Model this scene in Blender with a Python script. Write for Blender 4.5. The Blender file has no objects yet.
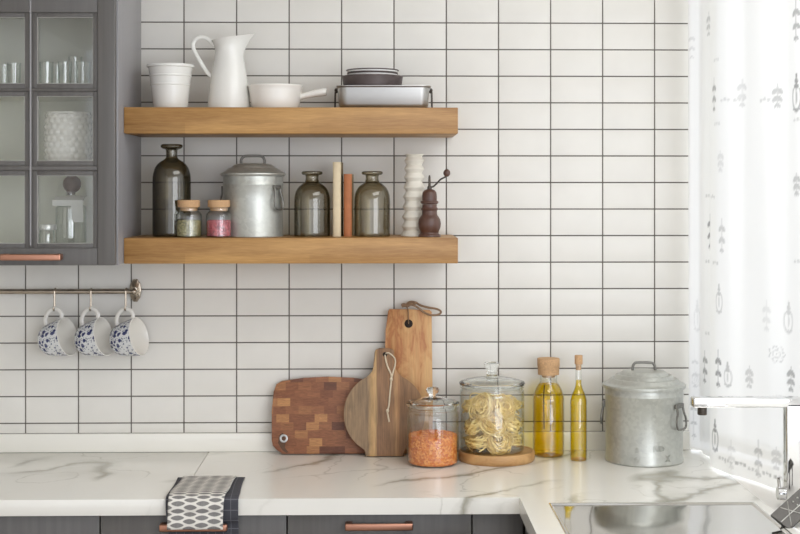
import bpy, bmesh, math, random
import numpy as np
from mathutils import Vector, Matrix
random.seed(7)
rng = np.random.default_rng(5)
PI = math.pi
scn = bpy.context.scene
COL = scn.collection

# ------------------------------------------------------------------ camera
F, ZC, TH, HZ = 1431.0, 4.10, math.radians(1.28), 1.646
SN, CS = math.sin(TH), math.cos(TH)
VX, VY = 378.0, 190.0
PX0 = VX + F * math.tan(TH)
cam_d = bpy.data.cameras.new('camera')
cam = bpy.data.objects.new('camera', cam_d)
COL.objects.link(cam)
cam.location = (0, -ZC, HZ)
cam.rotation_euler = (PI / 2, 0, -TH)
cam_d.sensor_width = 36
cam_d.lens = F / 800 * 36
cam_d.shift_x = -(PX0 - 400) / 800
cam_d.shift_y = (VY - 267) / 800
cam_d.clip_start = 0.05
scn.camera = cam


def W(px, py, d):
    """world point seen at pixel (px, py), d metres in front of the tiled wall"""
    dy = ZC - d
    t = (px - PX0) / F
    x = dy * (SN + t * CS) / (CS - t * SN)
    dep = x * SN + dy * CS
    return Vector((x, -d, HZ - (py - VY) * dep / F))


def S(px, d):
    x = W(px, 0, d).x
    return F / (x * SN + (ZC - d) * CS)


# ------------------------------------------------------------------ world, lights, exposure
world = bpy.data.worlds.new('sky')
scn.world = world
world.use_nodes = True
bg = world.node_tree.nodes['Background']
bg.inputs[0].default_value = (0.94, 0.985, 1.08, 1)
bg.inputs[1].default_value = 1.7
vs = scn.view_settings
vs.view_transform = 'Standard'
vs.look = 'None'
vs.gamma = 1
vs.use_curve_mapping = False
vs.exposure = 0.0
WA = math.radians(21)                                  # the window wall runs off at an angle
WU = Vector((math.sin(WA), -math.cos(WA), 0))          # along the window wall, towards the camera
WN = Vector((-math.cos(WA), -math.sin(WA), 0))         # into the room
WO = Vector((0.898, 0.115, 0))


def area(name, loc, direction, sx, sy, power, color):
    l = bpy.data.lights.new(name, 'AREA')
    l.shape = 'RECTANGLE'
    l.size, l.size_y = sx, sy
    l.energy = power
    l.color = color
    o = bpy.data.objects.new(name, l)
    COL.objects.link(o)
    o.location = loc
    o.rotation_euler = Vector(direction).to_track_quat('-Z', 'Y').to_euler()
    return o


# daylight through the curtained window, and through the room's front glazing behind the camera
area('window_daylight', WO + WU * 1.7 - WN * 0.7 + Vector((0, 0, 1.75)), WN, 3.0, 1.7, 17, (0.96, 0.99, 1.05))
area('front_daylight', (1.95, -4.7, 1.85), (-0.52, 0.85, -0.10), 2.6, 2.0, 52, (0.95, 0.99, 1.06))
area('ceiling_light', (0.7, -1.45, 2.56), (-0.1, 0.1, -1), 1.8, 1.2, 25, (0.97, 0.985, 1.0))
cy = scn.cycles
cy.max_bounces = 12
cy.diffuse_bounces = 5
cy.glossy_bounces = 5
cy.transmission_bounces = 8
cy.transparent_max_bounces = 40
cy.sample_clamp_indirect = 4
cy.caustics_reflective = False
cy.use_denoising = True


# ------------------------------------------------------------------ mesh helpers
def cr(pts, n=6, closed=False):
    """Catmull-Rom through points of any dimension"""
    P = [np.array(p, float) for p in pts]
    m = len(P)
    out = []
    for i in range(m if closed else m - 1):
        if closed:
            a, b, c, e = P[(i - 1) % m], P[i], P[(i + 1) % m], P[(i + 2) % m]
        else:
            a, b, c, e = P[max(i - 1, 0)], P[i], P[i + 1], P[min(i + 2, m - 1)]
        for k in range(n):
            t = k / n
            out.append(.5 * ((2 * b) + (c - a) * t + (2 * a - 5 * b + 4 * c - e) * t * t + (3 * b - a - 3 * c + e) * t ** 3))
    if not closed:
        out.append(P[-1])
    return [tuple(p) for p in out]


class MB:
    def __init__(self):
        self.bm = bmesh.new()
        self.mi = 0

    def face(self, vs_):
        try:
            f = self.bm.faces.new(vs_)
            f.material_index = self.mi
            return f
        except ValueError:
            return None

    def box(self, x0, y0, z0, x1, y1, z1, bev=0.0, seg=2, M=None):
        r = bmesh.ops.create_cube(self.bm, size=1)
        v = r['verts']
        sx, sy, sz = abs(x1 - x0), abs(y1 - y0), abs(z1 - z0)
        for q in v:
            q.co = Vector(((x0 + x1) / 2 + q.co.x * sx, (y0 + y1) / 2 + q.co.y * sy, (z0 + z1) / 2 + q.co.z * sz))
        fs = {f for q in v for f in q.link_faces}
        for f in fs:
            f.material_index = self.mi
        if M is not None:
            for q in v:
                q.co = M @ q.co
        if bev > 0:
            es = list({e for q in v for e in q.link_edges})
            bmesh.ops.bevel(self.bm, geom=es, offset=bev, segments=seg, profile=.5, affect='EDGES')
        return self

    def loft(self, rings, closed_u=True, cap0=True, cap1=True):
        R = [[self.bm.verts.new(p) for p in ring] for ring in rings]
        n = len(R[0])
        for a, b in zip(R, R[1:]):
            for i in range(n if closed_u else n - 1):
                j = (i + 1) % n
                self.face([a[i], a[j], b[j], b[i]])
        if cap0:
            self.face(list(reversed(R[0])))
        if cap1:
            self.face(R[-1])
        return self

    def lathe(self, prof, seg=48, M=None, f=None):
        """prof: (r, z) list; r < 1e-5 collapses to a pole"""
        prev = None
        for r, z in prof:
            if r < 1e-5:
                p = Vector((0, 0, z))
                cur = [self.bm.verts.new(M @ p if M else p)]
            else:
                cur = []
                for i in range(seg):
                    a = 2 * PI * i / seg
                    p = Vector((r * math.cos(a), r * math.sin(a), z))
                    if f:
                        p = f(p, a)
                    cur.append(self.bm.verts.new(M @ p if M else p))
            if prev:
                if len(prev) == 1 and len(cur) > 1:
                    for i in range(seg):
                        self.face([prev[0], cur[(i + 1) % seg], cur[i]])
                elif len(cur) == 1 and len(prev) > 1:
                    for i in range(seg):
                        self.face([prev[i], prev[(i + 1) % seg], cur[0]])
                elif len(cur) > 1:
                    for i in range(seg):
                        j = (i + 1) % seg
                        self.face([prev[i], prev[j], cur[j], cur[i]])
            prev = cur
        return self

    def tube(self, pts, r, seg=8, closed=False, flat=1.0, up=None):
        P = [Vector(p) for p in pts]
        n = len(P)
        rr = r if hasattr(r, '__len__') else [r] * n
        T = []
        for i in range(n):
            a = P[(i - 1) % n] if (closed or i > 0) else P[i]
            b = P[(i + 1) % n] if (closed or i < n - 1) else P[i]
            t = (b - a)
            T.append(t.normalized() if t.length > 1e-9 else Vector((0, 0, 1)))
        u = Vector(up) if up else (Vector((0, 0, 1)) if abs(T[0].z) < .9 else Vector((1, 0, 0)))
        nrm = (u - T[0] * u.dot(T[0])).normalized()
        rings = []
        for i in range(n):
            nrm = nrm - T[i] * nrm.dot(T[i])
            if nrm.length < 1e-6:
                nrm = T[i].orthogonal()
            nrm.normalize()
            bi = T[i].cross(nrm)
            rings.append([P[i] + nrm * (math.cos(2 * PI * k / seg) * rr[i]) + bi * (math.sin(2 * PI * k / seg) * rr[i] * flat)
                          for k in range(seg)])
        if closed:
            rings.append(rings[0])
            self.loft(rings, cap0=False, cap1=False)
        else:
            self.loft(rings)
        return self

    def prism(self, outline, y0, y1, bev=0.0, seg=2, holes=None):
        """outline of (x, z), extruded from y0 (back) to y1 (front)"""
        a = [self.bm.verts.new((x, y0, z)) for x, z in outline]
        b = [self.bm.verts.new((x, y1, z)) for x, z in outline]
        n = len(a)
        fs = [self.face(a), self.face(list(reversed(b)))]
        for i in range(n):
            j = (i + 1) % n
            fs.append(self.face([a[j], a[i], b[i], b[j]]))
        if bev > 0:
            es = [self.bm.edges.get((a[i], a[(i + 1) % n])) for i in range(n)] + \
                 [self.bm.edges.get((b[i], b[(i + 1) % n])) for i in range(n)]
            bmesh.ops.bevel(self.bm, geom=[e for e in es if e], offset=bev, segments=seg, profile=.5, affect='EDGES')
        return self

    def sphere(self, c, r, sub=2, sc=(1, 1, 1), M=None):
        q = bmesh.ops.create_icosphere(self.bm, subdivisions=sub, radius=1)
        for v in q['verts']:
            p = Vector((v.co.x * r * sc[0], v.co.y * r * sc[1], v.co.z * r * sc[2]))
            if M:
                p = M @ p
            v.co = p + Vector(c)
        for f in {f for v in q['verts'] for f in v.link_faces}:
            f.material_index = self.mi
        return self

    def grid(self, fn, nu, nv, uv=True):
        V = [[self.bm.verts.new(fn(i / nu, j / nv)) for j in range(nv + 1)] for i in range(nu + 1)]
        lay = self.bm.loops.layers.uv.verify() if uv else None
        for i in range(nu):
            for j in range(nv):
                f = self.face([V[i][j], V[i + 1][j], V[i + 1][j + 1], V[i][j + 1]])
                if uv and f:
                    for l, (a, b) in zip(f.loops, ((i, j), (i + 1, j), (i + 1, j + 1), (i, j + 1))):
                        l[lay].uv = (a / nu, b / nv)
        return self

    def mesh(self, name, mats, smooth=35, recalc=True):
        if recalc:
            bmesh.ops.recalc_face_normals(self.bm, faces=self.bm.faces[:])
        me = bpy.data.meshes.new(name)
        self.bm.to_mesh(me)
        self.bm.free()
        for m in (mats if isinstance(mats, (list, tuple)) else [mats]):
            me.materials.append(m)
        if smooth:
            me.shade_smooth()
            me.set_sharp_from_angle(angle=math.radians(smooth))
        return me

    def build(self, name, mats, parent=None, loc=None, smooth=35, recalc=True):
        o = bpy.data.objects.new(name, self.mesh(name, mats, smooth, recalc))
        COL.objects.link(o)
        if parent:
            o.parent = parent
        if loc is not None:
            o.location = loc
        return o


def tag(o, label=None, cat=None, group=None, kind=None):
    if label: o['label'] = label
    if cat: o['category'] = cat
    if group: o['group'] = group
    if kind: o['kind'] = kind
    return o


def thing(name, label, cat, loc=(0, 0, 0), group=None, rot=(0, 0, 0)):
    o = bpy.data.objects.new(name, None)
    o.empty_display_size = .05
    COL.objects.link(o)
    o.location = loc
    o.rotation_euler = rot
    return tag(o, label, cat, group)


def struct(name, mb, m, parent=None, **k):
    o = mb.build(name, m, parent, **k)
    if not parent:
        o['kind'] = 'structure'
    return o


def dup(root, loc, label=None, rot=None):
    r = root.copy()
    COL.objects.link(r)
    r.location = loc
    if rot is not None:
        r.rotation_euler = rot
    if label:
        r['label'] = label
    for ch in list(root.children):
        c = ch.copy()
        COL.objects.link(c)
        c.parent = r
        for g in list(ch.children):
            e = g.copy()
            COL.objects.link(e)
            e.parent = c
    return r


# ------------------------------------------------------------------ materials
def c3(r, g, b):
    def f(v):
        v /= 255
        return v / 12.92 if v <= .04045 else ((v + .055) / 1.055) ** 2.4
    return (f(r), f(g), f(b), 1)


class NT:
    def __init__(self, name):
        self.m = bpy.data.materials.new(name)
        self.m.use_nodes = True
        self.t = self.m.node_tree
        self.t.nodes.clear()
        self.out = self.t.nodes.new('ShaderNodeOutputMaterial')

    def n(self, typ, ins=None, **props):
        nd = self.t.nodes.new(typ)
        for k, v in props.items():
            setattr(nd, k, v)
        for k, v in (ins or {}).items():
            self.set(nd.inputs[k], v)
        return nd

    def set(self, sock, v):
        if isinstance(v, bpy.types.NodeSocket):
            self.t.links.new(v, sock)
        elif isinstance(v, bpy.types.Node):
            self.t.links.new(v.outputs[0], sock)
        else:
            sock.default_value = v

    def math(self, op, a, b=0.0, c=None, clamp=False):
        ins = {0: a, 1: b}
        if c is not None:
            ins[2] = c
        return self.n('ShaderNodeMath', ins, operation=op, use_clamp=clamp).outputs[0]

    def mix(self, fac, a, b, blend='MIX'):
        nd = self.n('ShaderNodeMix', data_type='RGBA', blend_type=blend)
        self.set(nd.inputs[0], fac)
        self.set(nd.inputs[6], a)
        self.set(nd.inputs[7], b)
        return nd.outputs[2]

    def ramp(self, fac, stops, interp='LINEAR'):
        nd = self.n('ShaderNodeValToRGB', {0: fac})
        cr_ = nd.color_ramp
        cr_.interpolation = interp
        while len(cr_.elements) < len(stops):
            cr_.elements.new(.5)
        for e, (p, col) in zip(cr_.elements, stops):
            e.position = p
            e.color = col if len(col) == 4 else (*col, 1)
        return nd.outputs[0]

    def obj(self, scale=(1, 1, 1), rot=(0, 0, 0), loc=(0, 0, 0)):
        tc = self.n('ShaderNodeTexCoord')
        return self.n('ShaderNodeMapping', {0: tc.outputs['Object'], 1: loc, 2: rot, 3: scale}).outputs[0]

    def noise(self, vec, scale=5.0, detail=3.0, rough=.5, dist=0.0):
        return self.n('ShaderNodeTexNoise', {'Vector': vec, 'Scale': scale, 'Detail': detail, 'Roughness': rough, 'Distortion': dist}).outputs[0]

    def bsdf(self, **ins):
        nd = self.n('ShaderNodeBsdfPrincipled')
        for k, v in ins.items():
            self.set(nd.inputs[k.replace('_', ' ')], v)
        return nd

    def bump(self, h, strength=.2, dist=.001):
        return self.n('ShaderNodeBump', {'Height': h, 'Strength': strength, 'Distance': dist}).outputs[0]

    def done(self, sh):
        self.set(self.out.inputs[0], sh)
        return self.m


def mat(name, col, rough=.5, metal=0.0, var=.06, scale=25, stretch=(1, 1, 1), bump=0.0, bdist=.0006, coat=0.0, rvar=0.0, **extra):
    t = NT(name)
    v = t.obj(stretch)
    ns = t.noise(v, scale, 4)
    k = t.ramp(ns, [(.3, (1 - var,) * 3), (.7, (1 + var * .5,) * 3)])
    base = t.mix(1.0, col, k, 'MULTIPLY')
    ins = dict(Base_Color=base, Roughness=rough, Metallic=metal, Coat_Weight=coat, **extra)
    if rvar:
        ins['Roughness'] = t.math('ADD', rough - rvar / 2, t.math('MULTIPLY', ns, rvar))
    if bump:
        ins['Normal'] = t.bump(ns, bump, bdist)
    return t.done(t.bsdf(**ins))


def wood(name, dark, light, along='X', ring=38, stretch=.07, fiber=.5, rough=.5, dist=1.2, stave=None, loc=(0, 0, 0)):
    t = NT(name)
    s = {'X': (stretch, 1, 1), 'Y': (1, stretch, 1), 'Z': (1, 1, stretch)}[along]
    v = t.obj(s, loc=loc)
    n1 = t.noise(v, ring * .35, 4, .55, dist)
    n2 = t.noise(v, ring * 7, 3, .6)
    g = t.math('ADD', t.math('MULTIPLY', n1, 1 - fiber * .5), t.math('MULTIPLY', n2, fiber * .5))
    col = t.ramp(g, [(.32, dark), (.5, tuple(.5 * (a + b) for a, b in zip(dark, light))), (.68, light)])
    if stave:
        tc = t.n('ShaderNodeTexCoord').outputs['Object']
        sp = t.n('ShaderNodeSeparateXYZ', {0: tc})
        row = t.math('FLOOR', t.math('DIVIDE', sp.outputs['YZ'.find(stave[2]) + 1], stave[1]))
        w0 = t.n('ShaderNodeTexWhiteNoise', {'W': row}, noise_dimensions='1D').outputs[0]
        colm = t.math('FLOOR', t.math('ADD', t.math('DIVIDE', sp.outputs[0], stave[0]), t.math('MULTIPLY', w0, 7.3)))
        cv = t.n('ShaderNodeCombineXYZ', {0: row, 1: colm})
        w1 = t.n('ShaderNodeTexWhiteNoise', {0: cv}, noise_dimensions='2D').outputs[0]
        k = t.ramp(w1, [(0, (.80, .78, .76)), (1, (1.08, 1.08, 1.08))])
        col = t.mix(1.0, col, k, 'MULTIPLY')
    return t.done(t.bsdf(Base_Color=col, Roughness=rough, Normal=t.bump(g, .12, .0006)))


def thin_glass(name, tint, edge, gloss=.07, power=3.0, emax=.65):
    t = NT(name)
    f = t.n('ShaderNodeLayerWeight', {0: .5}).outputs['Facing']
    fp = t.math('POWER', f, power)
    ns = t.noise(t.obj(), 18, 2)
    tr = t.n('ShaderNodeBsdfTransparent', {0: t.mix(fp, tint, edge)})
    gl = t.n('ShaderNodeBsdfGlossy', {0: (1, 1, 1, 1), 1: .03, 'Normal': t.bump(ns, .05, .002)})
    fac = t.math('ADD', gloss, t.math('MULTIPLY', t.math('POWER', f, 5.0), emax))
    return t.done(t.n('ShaderNodeMixShader', {0: fac, 1: tr.outputs[0], 2: gl.outputs[0]}))


M = {}
M['glaze'] = mat('white_tile_glaze', c3(224, 221, 214), .22, var=.03, scale=9, bump=.2, bdist=.0012, Specular_IOR_Level=.28)
M['grout'] = mat('dark_grout', c3(112, 106, 99), .9, var=.1, scale=120)
M['plaster'] = mat('white_plaster', c3(232, 229, 223), .85, var=.03, scale=6, bump=.1)
M['floorwood'] = wood('floor_boards', c3(140, 128, 114), c3(176, 164, 148), 'X', 30, .08, stave=(1.2, .14, 'Y'))
M['oak'] = wood('oak_shelf', c3(140, 96, 46), c3(198, 154, 94), 'X', 52, .07, .6, .45, 1.6, stave=(.33, .0425, 'Z'))
M['cabgrey'] = mat('grey_painted_wood', c3(97, 94, 91), .42, var=.14, scale=70, stretch=(1, 1, .03), bump=.25, bdist=.0006)
M['cabgrey_lit'] = mat('grey_painted_wood_lit', c3(150, 148, 150), .33, var=.05, scale=60, stretch=(1, 1, .03))  # lighter copy of the door grey; window light on the side painted in
M['cabinside'] = mat('cabinet_inside', c3(240, 239, 228), .6, var=.03, scale=10)
M['lit_reveal'] = mat('lit_reveal_paint', c3(164, 162, 156), .35, var=.03, scale=40)  # lightened so the pane reveals look lit by the window
M['copper'] = mat('brushed_copper', c3(188, 138, 116), .38, 1.0, var=.12, scale=60, stretch=(.1, 1, 1), rvar=.1)
M['chrome'] = mat('polished_chrome', c3(226, 226, 226), .06, 1.0, var=.02, scale=8)
M['brass'] = mat('aged_nickel', c3(176, 164, 148), .3, 1.0, var=.15, scale=50, rvar=.15)
M['white_enamel'] = mat('white_enamel', c3(232, 231, 225), .25, var=.02, scale=10, coat=.3)
M['white_china'] = mat('white_china', c3(236, 233, 226), .2, var=.02, scale=12, coat=.4)
M['white_matte'] = mat('white_matte_ceramic', c3(226, 221, 208), .6, var=.04, scale=20)
M['dark_ceramic'] = mat('dark_stoneware', c3(84, 72, 70), .45, var=.1, scale=40)
M['grey_ceramic'] = mat('pale_grey_bowl', c3(222, 220, 215), .4, var=.06, scale=30)
M['steel'] = mat('brushed_steel', c3(172, 170, 166), .36, 1.0, var=.06, scale=50, stretch=(.05, 1, 1), rvar=.12)
M['iron'] = mat('dark_iron_wire', c3(86, 80, 74), .45, .9, var=.15, scale=60)
M['cork'] = mat('cork', c3(204, 164, 122), .85, var=.22, scale=260, bump=.3)
M['cream_paper'] = mat('cream_book_cloth', c3(222, 205, 172), .7, var=.05, scale=60)
M['olive_board'] = mat('olive_book_board', c3(134, 118, 84), .7, var=.1, scale=60)
M['rust_cloth'] = mat('rust_book_cloth', c3(176, 108, 66), .65, var=.12, scale=50)
M['pages'] = mat('book_pages', c3(226, 214, 190), .8, var=.1, scale=300, stretch=(1, .02, .02))
M['millwood'] = wood('dark_walnut', c3(72, 48, 40), c3(104, 74, 62), 'Z', 40, .1, .4, .35)
M['rope'] = mat('white_cotton_cord', c3(214, 198, 172), .9, var=.2, scale=300, bump=.4)
M['leather'] = mat('tan_leather', c3(136, 108, 82), .7, var=.2, scale=120)
M['darkleather'] = mat('dark_leather_tab', c3(92, 64, 46), .7, var=.2, scale=90)
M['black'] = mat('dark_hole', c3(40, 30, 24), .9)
M['towel_dark'] = None
M['gunmetal'] = mat('gunmetal', c3(92, 89, 85), .45, .4, var=.12, scale=60)
M['lightmetal'] = mat('pale_metal_seam', c3(190, 188, 182), .35, .8, var=.06, scale=60)
M['glass'] = thin_glass('clear_glass', (.99, .994, .99, 1), (.64, .70, .68, 1), .055, 3.5, .8)
t_ = NT('solid_clear_glass')
M['solidglass'] = t_.done(t_.bsdf(Base_Color=t_.mix(t_.noise(t_.obj(), 20, 2), (.95, .98, .97, 1), (.97, .99, .98, 1)), Roughness=.0, IOR=1.45, Transmission_Weight=1.0))
M['pane'] = thin_glass('window_pane', (.995, 1, .99, 1), (.85, .9, .87, 1), .042, 5.0, .4)
M['tumbler'] = thin_glass('tumbler_glass', (.975, .985, .98, 1), (.6, .66, .63, 1), .10, 2.5, .7)
M['smoke'] = thin_glass('smoky_glass', (.80, .775, .70, 1), (.30, .285, .23, 1), .06, 2.2, .5)
M['smoke_dark'] = thin_glass('dark_smoky_glass', (.67, .64, .56, 1), (.2, .19, .15, 1), .06, 2.0, .5)
M['oil'] = thin_glass('olive_oil', (.97, .835, .085, 1), (.88, .68, .03, 1), .02, 2.0, .2)
M['round_oil_pad'] = None


def marble(name, amount):
    t = NT(name)
    v = t.obj((1, 1, 1), rot=(0, 0, .62), loc=(.35, 1.9, .3))
    jit = t.n('ShaderNodeTexNoise', {'Vector': v, 'Scale': 9.0, 'Detail': 4.0, 'Roughness': .6}).outputs[1]
    v2 = t.n('ShaderNodeVectorMath', {0: v, 1: t.n('ShaderNodeVectorMath', {0: jit, 3: .07}, operation='SCALE').outputs[0]}, operation='ADD').outputs[0]
    v3 = t.n('ShaderNodeMapping', {0: v2, 3: (1.0, .42, 1.0)}).outputs[0]
    a = t.math('ABSOLUTE', t.math('SUBTRACT', t.noise(v3, 3.9, 1.2, .4), .5))
    vein = t.ramp(a, [(0, (1, 1, 1)), (.014, (.8, .8, .8)), (.042, (0, 0, 0))])
    halo = t.ramp(a, [(0, (.42, .42, .42)), (.075, (0, 0, 0))])
    msk = t.ramp(t.noise(v, 2.6, 2), [(.43, (0, 0, 0)), (.54, (1, 1, 1))])
    v4 = t.n('ShaderNodeMapping', {0: v2, 2: (0, 0, .9), 3: (1.0, .5, 1.0)}).outputs[0]
    a3 = t.math('ABSOLUTE', t.math('SUBTRACT', t.noise(v4, 7.5, 1.0, .4), .5))
    fine = t.ramp(a3, [(0, (.55, .55, .55)), (.014, (0, 0, 0))])
    k = t.math('MULTIPLY', t.math('MAXIMUM', t.math('MAXIMUM', vein, t.math('MULTIPLY', fine, .8)), halo), msk, clamp=True)
    base = t.mix(t.noise(v, 3, 3), c3(234, 231, 222), c3(241, 239, 232))
    col = t.mix(t.math('MULTIPLY', k, amount), base, c3(122, 116, 92))
    return t.done(t.bsdf(Base_Color=col, Roughness=.24, Coat_Weight=.15))


M['marble_plain'] = marble('plain_white_marble', .0)
M['marble'] = marble('white_marble', .72)



def galvanised(name, base, rough=.36, spangle=110):
    t = NT(name)
    v = t.obj()
    vo = t.n('ShaderNodeTexVoronoi', {'Vector': v, 'Scale': spangle}).outputs['Color']
    hs = t.n('ShaderNodeSeparateColor', {0: vo}).outputs[0]
    ns = t.noise(v, 30, 4)
    f = t.math('ADD', t.math('MULTIPLY', hs, .55), t.math('MULTIPLY', ns, .5))
    k = t.ramp(f, [(.2, (.86, .86, .86)), (.8, (1.03, 1.03, 1.03))])
    return t.done(t.bsdf(Base_Color=t.mix(1.0, base, k, 'MULTIPLY'), Metallic=.6, Roughness=t.math('ADD', rough - .06, t.math('MULTIPLY', hs, .12)), Normal=t.bump(ns, .06, .001)))


M['zinc'] = galvanised('galvanised_zinc', c3(190, 191, 184))
M['zinc_iron'] = mat('weathered_wire', c3(128, 126, 120), .45, .7, var=.15, scale=80)
M['zinc_dark'] = galvanised('galvanised_zinc_dull', c3(176, 178, 174), .4, 90)


def sinksteel():
    t = NT('polished_sink_steel')
    n = t.noise(t.obj((1, .6, 1)), 5, 1, .4)
    return t.done(t.bsdf(Base_Color=c3(214, 212, 208), Metallic=1.0, Roughness=.07, Normal=t.bump(n, .7, .006)))


M['sink'] = sinksteel()


def acacia():
    t = NT('acacia_end_grain')
    tc = t.n('ShaderNodeTexCoord').outputs['Object']
    wob = t.noise(tc, 14, 2)
    sp = t.n('ShaderNodeSeparateXYZ', {0: tc})
    row = t.math('FLOOR', t.math('DIVIDE', t.math('ADD', sp.outputs[2], t.math('MULTIPLY', wob, .004)), .0225))
    w0 = t.n('ShaderNodeTexWhiteNoise', {'W': row}, noise_dimensions='1D').outputs[0]
    cx = t.math('FLOOR', t.math('ADD', t.math('DIVIDE', sp.outputs[0], .036), t.math('MULTIPLY', w0, 9.7)))
    cv = t.n('ShaderNodeCombineXYZ', {0: row, 1: cx})
    w1 = t.n('ShaderNodeTexWhiteNoise', {0: cv}, noise_dimensions='2D').outputs[0]
    col = t.ramp(w1, [(0, c3(106, 66, 48)), (.15, c3(132, 84, 58)), (.6, c3(146, 96, 66)), (.86, c3(158, 108, 72)), (1, c3(188, 138, 90))])
    off = t.n('ShaderNodeVectorMath', {0: tc, 1: t.n('ShaderNodeTexWhiteNoise', {0: cv}, noise_dimensions='2D').outputs[1]}, operation='ADD').outputs[0]
    g = t.noise(t.n('ShaderNodeMapping', {0: off, 3: (22, 60, 160)}).outputs[0], 1.6, 4, .6, 1.5)
    k = t.ramp(g, [(.3, (.66, .62, .60)), (.7, (1.16, 1.13, 1.1))])
    return t.done(t.bsdf(Base_Color=t.mix(1.0, col, k, 'MULTIPLY'), Roughness=.5, Normal=t.bump(g, .15, .0006)))


M['acacia'] = acacia()


def striped_board():
    t = NT('striped_mango_wood')
    tc = t.n('ShaderNodeTexCoord').outputs['Object']
    sp = t.n('ShaderNodeSeparateXYZ', {0: tc})
    fine = t.noise(t.obj((1, 1, .05)), 260, 3, .6)
    broad = t.noise(t.obj((1, 1, .25), loc=(0, 0, 2)), 22, 4, .6, 1.4)
    xx = t.math('ADD', t.math('DIVIDE', sp.outputs[0], .24), t.math('ADD', .5, t.math('MULTIPLY', t.math('SUBTRACT', broad, .5), .05)))
    col = t.ramp(xx, [(0, c3(140, 112, 82)), (.12, c3(148, 122, 92)), (.30, c3(136, 112, 86)), (.35, c3(186, 150, 102)), (.395, c3(192, 156, 108)),
                      (.42, c3(134, 100, 72)), (.60, c3(146, 110, 78)), (.635, c3(184, 142, 98)), (.66, c3(164, 122, 84)), (.69, c3(132, 98, 68)), (1, c3(150, 116, 84))])
    k = t.ramp(t.math('ADD', t.math('MULTIPLY', fine, .5), t.math('MULTIPLY', broad, .5)), [(.36, (.60, .60, .61)), (.60, (1.12, 1.11, 1.09))])
    return t.done(t.bsdf(Base_Color=t.mix(1.0, col, k, 'MULTIPLY'), Roughness=.6, Normal=t.bump(fine, .12, .0005)))


M['mango'] = striped_board()


def tall_board_wood():
    t = NT('pale_olive_wood')
    v = t.obj((1, 1, .35), loc=(.4, 0, .1))
    n1 = t.noise(v, 16, 5, .55, 2.2)
    n2 = t.noise(t.obj((1, 1, .05)), 240, 2)
    sp = t.n('ShaderNodeSeparateXYZ', {0: t.n('ShaderNodeTexCoord').outputs['Object']})
    red = t.math('MULTIPLY', t.math('SUBTRACT', n1, t.math('MULTIPLY', sp.outputs[0], 2.2)), 1.0)
    col = t.ramp(red, [(.34, c3(205, 162, 108)), (.50, c3(196, 146, 94)), (.60, c3(176, 116, 72)), (.70, c3(196, 140, 90))])
    k = t.ramp(n2, [(.3, (.9, .9, .9)), (.7, (1.06, 1.06, 1.06))])
    return t.done(t.bsdf(Base_Color=t.mix(1.0, col, k, 'MULTIPLY'), Roughness=.55, Normal=t.bump(n2, .1, .0005)))


M['olivewood'] = tall_board_wood()
M['padwood'] = wood('acacia_round_pad', c3(168, 124, 76), c3(208, 166, 112), 'X', 40, .12, .5, .5)


def floral():
    t = NT('blue_floral_china')
    v = t.obj()
    vw = t.n('ShaderNodeVectorMath', {0: v, 1: t.n('ShaderNodeVectorMath', {0: t.n('ShaderNodeTexNoise', {'Vector': v, 'Scale': 70.0}).outputs[1], 3: .007}, operation='SCALE').outputs[0]}, operation='ADD').outputs[0]
    v1 = t.n('ShaderNodeTexVoronoi', {'Vector': vw, 'Scale': 78.0})
    d1 = t.ramp(v1.outputs['Distance'], [(.40, (1, 1, 1)), (.48, (0, 0, 0))])
    sel = t.ramp(t.n('ShaderNodeSeparateColor', {0: v1.outputs['Color']}).outputs[0], [(.20, (0, 0, 0)), (.24, (1, 1, 1))])
    blot = t.math('MULTIPLY', d1, sel)
    v2 = t.n('ShaderNodeTexVoronoi', {'Vector': vw, 'Scale': 190.0})
    d2 = t.ramp(v2.outputs['Distance'], [(.34, (1, 1, 1)), (.42, (0, 0, 0))])
    sel2 = t.ramp(t.n('ShaderNodeSeparateColor', {0: v2.outputs['Color']}).outputs[1], [(.25, (0, 0, 0)), (.29, (1, 1, 1))])
    leaf = t.math('MULTIPLY', d2, sel2)
    shade = t.mix(t.noise(v, 160, 2), c3(24, 30, 76), c3(60, 70, 122))
    col = t.mix(leaf, c3(222, 223, 224), c3(104, 112, 132))
    col = t.mix(blot, col, shade)
    return t.done(t.bsdf(Base_Color=col, Roughness=.18, Coat_Weight=.4))


M['floral'] = floral()


def lens_towel():
    t = NT('leaf_print_cotton')
    uv = t.n('ShaderNodeTexCoord').outputs['UV']
    sp = t.n('ShaderNodeSeparateXYZ', {0: uv})
    nx, ny = 2.25, 19.0
    cols = t.math('MULTIPLY', sp.outputs[0], nx)
    rows = t.math('MULTIPLY', sp.outputs[1], ny)

    def lens(shift):
        fx = t.math('SUBTRACT', t.math('FRACT', t.math('ADD', cols, shift)), .5)
        fy = t.math('SUBTRACT', t.math('FRACT', t.math('ADD', rows, shift)), .5)
        e = t.math('ADD', t.math('POWER', t.math('ABSOLUTE', t.math('MULTIPLY', fx, 3.25)), 1.5), t.math('POWER', t.math('ABSOLUTE', t.math('MULTIPLY', fy, 2.55)), 1.6))
        return t.ramp(e, [(.72, (1, 1, 1)), (.92, (0, 0, 0))])
    k = t.math('MAXIMUM', lens(0.1), lens(.6))
    streak = t.noise(t.n('ShaderNodeMapping', {0: uv, 3: (60, 8, 1)}).outputs[0], 3, 3)
    dark = t.mix(streak, c3(92, 90, 90), c3(156, 153, 149))
    col = t.mix(k, c3(226, 222, 214), dark)
    weave = t.noise(t.obj(), 900, 1)
    return t.done(t.bsdf(Base_Color=col, Roughness=.95, Normal=t.bump(weave, .3, .0004)))


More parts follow.
